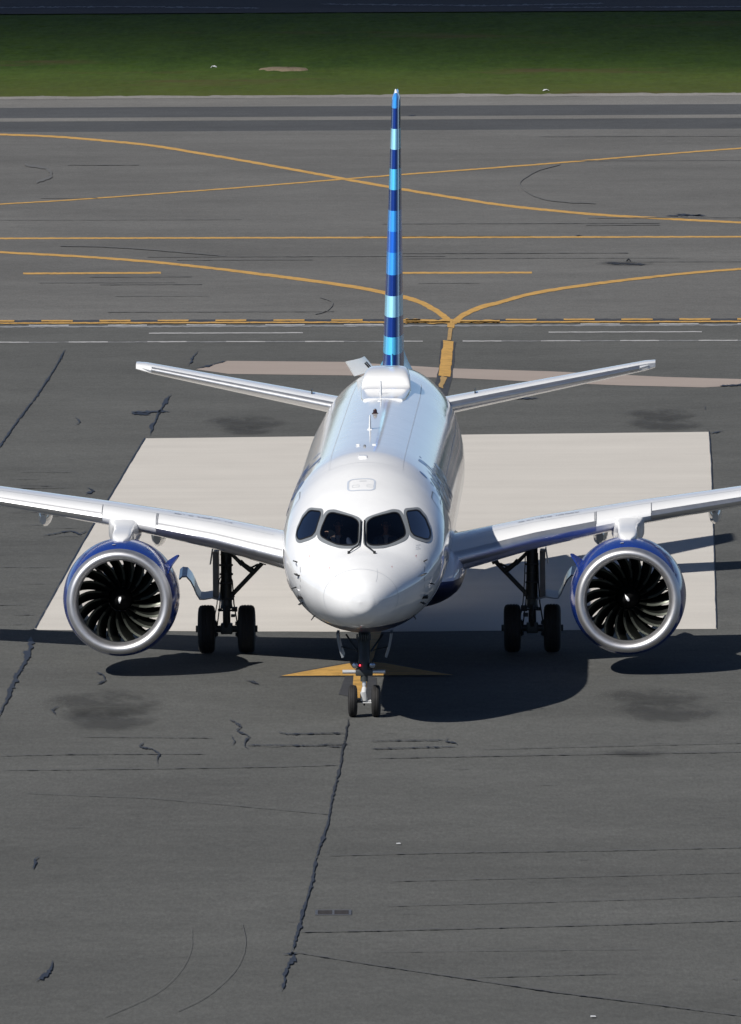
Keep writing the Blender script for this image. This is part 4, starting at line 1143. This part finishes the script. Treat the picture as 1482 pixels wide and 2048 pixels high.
# ------------------------------------------------------------------ unseen cloud, added to darken the far grass and road
def shade_cloud():
    H = 520.0
    cx, cy = -.72*H, 472.0-.82*H            # its shadow lies on the far grass
    rings = []; nR, nA = 14, 72
    rr = random.Random(5)
    lob = [(rr.uniform(0, 6.28), rr.randint(2, 7), rr.uniform(.01, .035)) for _ in range(7)]
    top, bot = [], []
    for i in range(1, nR+1):
        q = i/nR; a_, b_ = [], []
        for k in range(nA):
            t = 2*math.pi*k/nA; wob = 1+sum(m*math.sin(n*t+p) for p, n, m in lob)
            x, y = cx+300*q*wob*math.cos(t), cy+172*q*wob*math.sin(t)
            th = (1-q*q)
            a_.append((x, y, H+th*(46+10*math.sin(x*.05)*math.cos(y*.06)))); b_.append((x, y, H-th*16))
        top.append(a_); bot.append(b_)
    m = MB(); m.loft([top[0]]+top[1:]+bot[::-1][1:], True, True, True); m.f = [f[::-1] for f in m.f]
    t = NT('shade_cloud_vapour'); t.n.remove(t.p)
    v = t.new('ShaderNodeVolumeScatter'); v.inputs['Color'].default_value = (.95, .95, .96, 1); v.inputs['Density'].default_value = .046; v.inputs['Anisotropy'].default_value = .5
    out = [n for n in t.n if n.type == 'OUTPUT_MATERIAL'][0]; t.link(v.outputs[0], out.inputs['Volume'])
    tag(m.build('shade_cloud', t.m), kind='stuff')
shade_cloud()

# ------------------------------------------------------------------ small things on the ground
gx0, gy0 = G(630, 1831); gx1, gy1 = G(703, 1821)
gt = empty('drain_grate', ((gx0+gx1)/2, (gy0+gy1)/2, .004)); tag(gt, 'rusty rectangular drain grate set in the grey apron near the long tar-sealed crack', 'drain grate')
hw, hd = (gx1-gx0)/2, (gy1-gy0)/2
fr = MB(); fr.box((-hw, -hd, 0), (hw, -hd+.05, .012)); fr.box((-hw, hd-.05, 0), (hw, hd, .012)); fr.box((-hw, -hd+.05, 0), (-hw+.05, hd-.05, .012)); fr.box((hw-.05, -hd+.05, 0), (hw, hd-.05, .012)); fr.box((-.02, -hd+.05, 0), (.02, hd-.05, .012))
fr.build('frame', simple('grate_steel', (.10, .105, .115), .5, .3), gt, smooth=False)
br = MB()
n = 26
for k in range(n):
    x = -hw+.07+(2*hw-.14)*k/(n-1)
    if abs(x) > .03: br.box((x-.006, -hd+.05, 0), (x+.006, hd-.05, .010))
br.build('bars', simple('grate_rust', (.052, .046, .046), .8), gt, smooth=False)
MB().add([(-hw+.05, -hd+.05, .001), (hw-.05, -hd+.05, .001), (hw-.05, hd-.05, .001), (-hw+.05, hd-.05, .001)], [(0, 1, 2, 3)]).build('sump', simple('grate_dark', (.02, .02, .021), .9), gt, smooth=False)

def scrap(px, py, w, h, label, mat, name='litter', cat='litter'):
    x, y = G(px, py); m = MB(); n = 5
    rr = random.Random(px)
    m.sheet([[(w*(i/(n-1)-.5)+rr.uniform(-.1, .1)*w, w*(j/(n-1)-.5)*1.3, h*(.25+.55*rr.random())*(1-abs(2*i/(n-1)-1)**2*.8)) for i in range(n)] for j in range(n)], .012)
    o = m.build(name, mat); o.location = (x, y, .03); tag(o, label, cat); return o
scrap(428, 137, .28, .16, 'white scrap of litter lying in the middle of the grass left of the tail fin', M_DECAL)
scrap(1092, 183, .26, .10, 'white scrap of litter lying in the grass right of the tail fin, by the pavement edge', M_DECAL)
scrap(797, 1690, .07, .006, 'small white flat scrap on the bare asphalt ahead of the nose wheel', M_GEARL)
scrap(1186, 2036, .08, .006, 'small white flat scrap on the asphalt at the bottom edge of the picture', M_GEARL)
scrap(1257, 525, .16, .14, 'small dark lump of debris on a tar patch between the yellow taxiway lines', M_TAR, 'debris', 'debris')
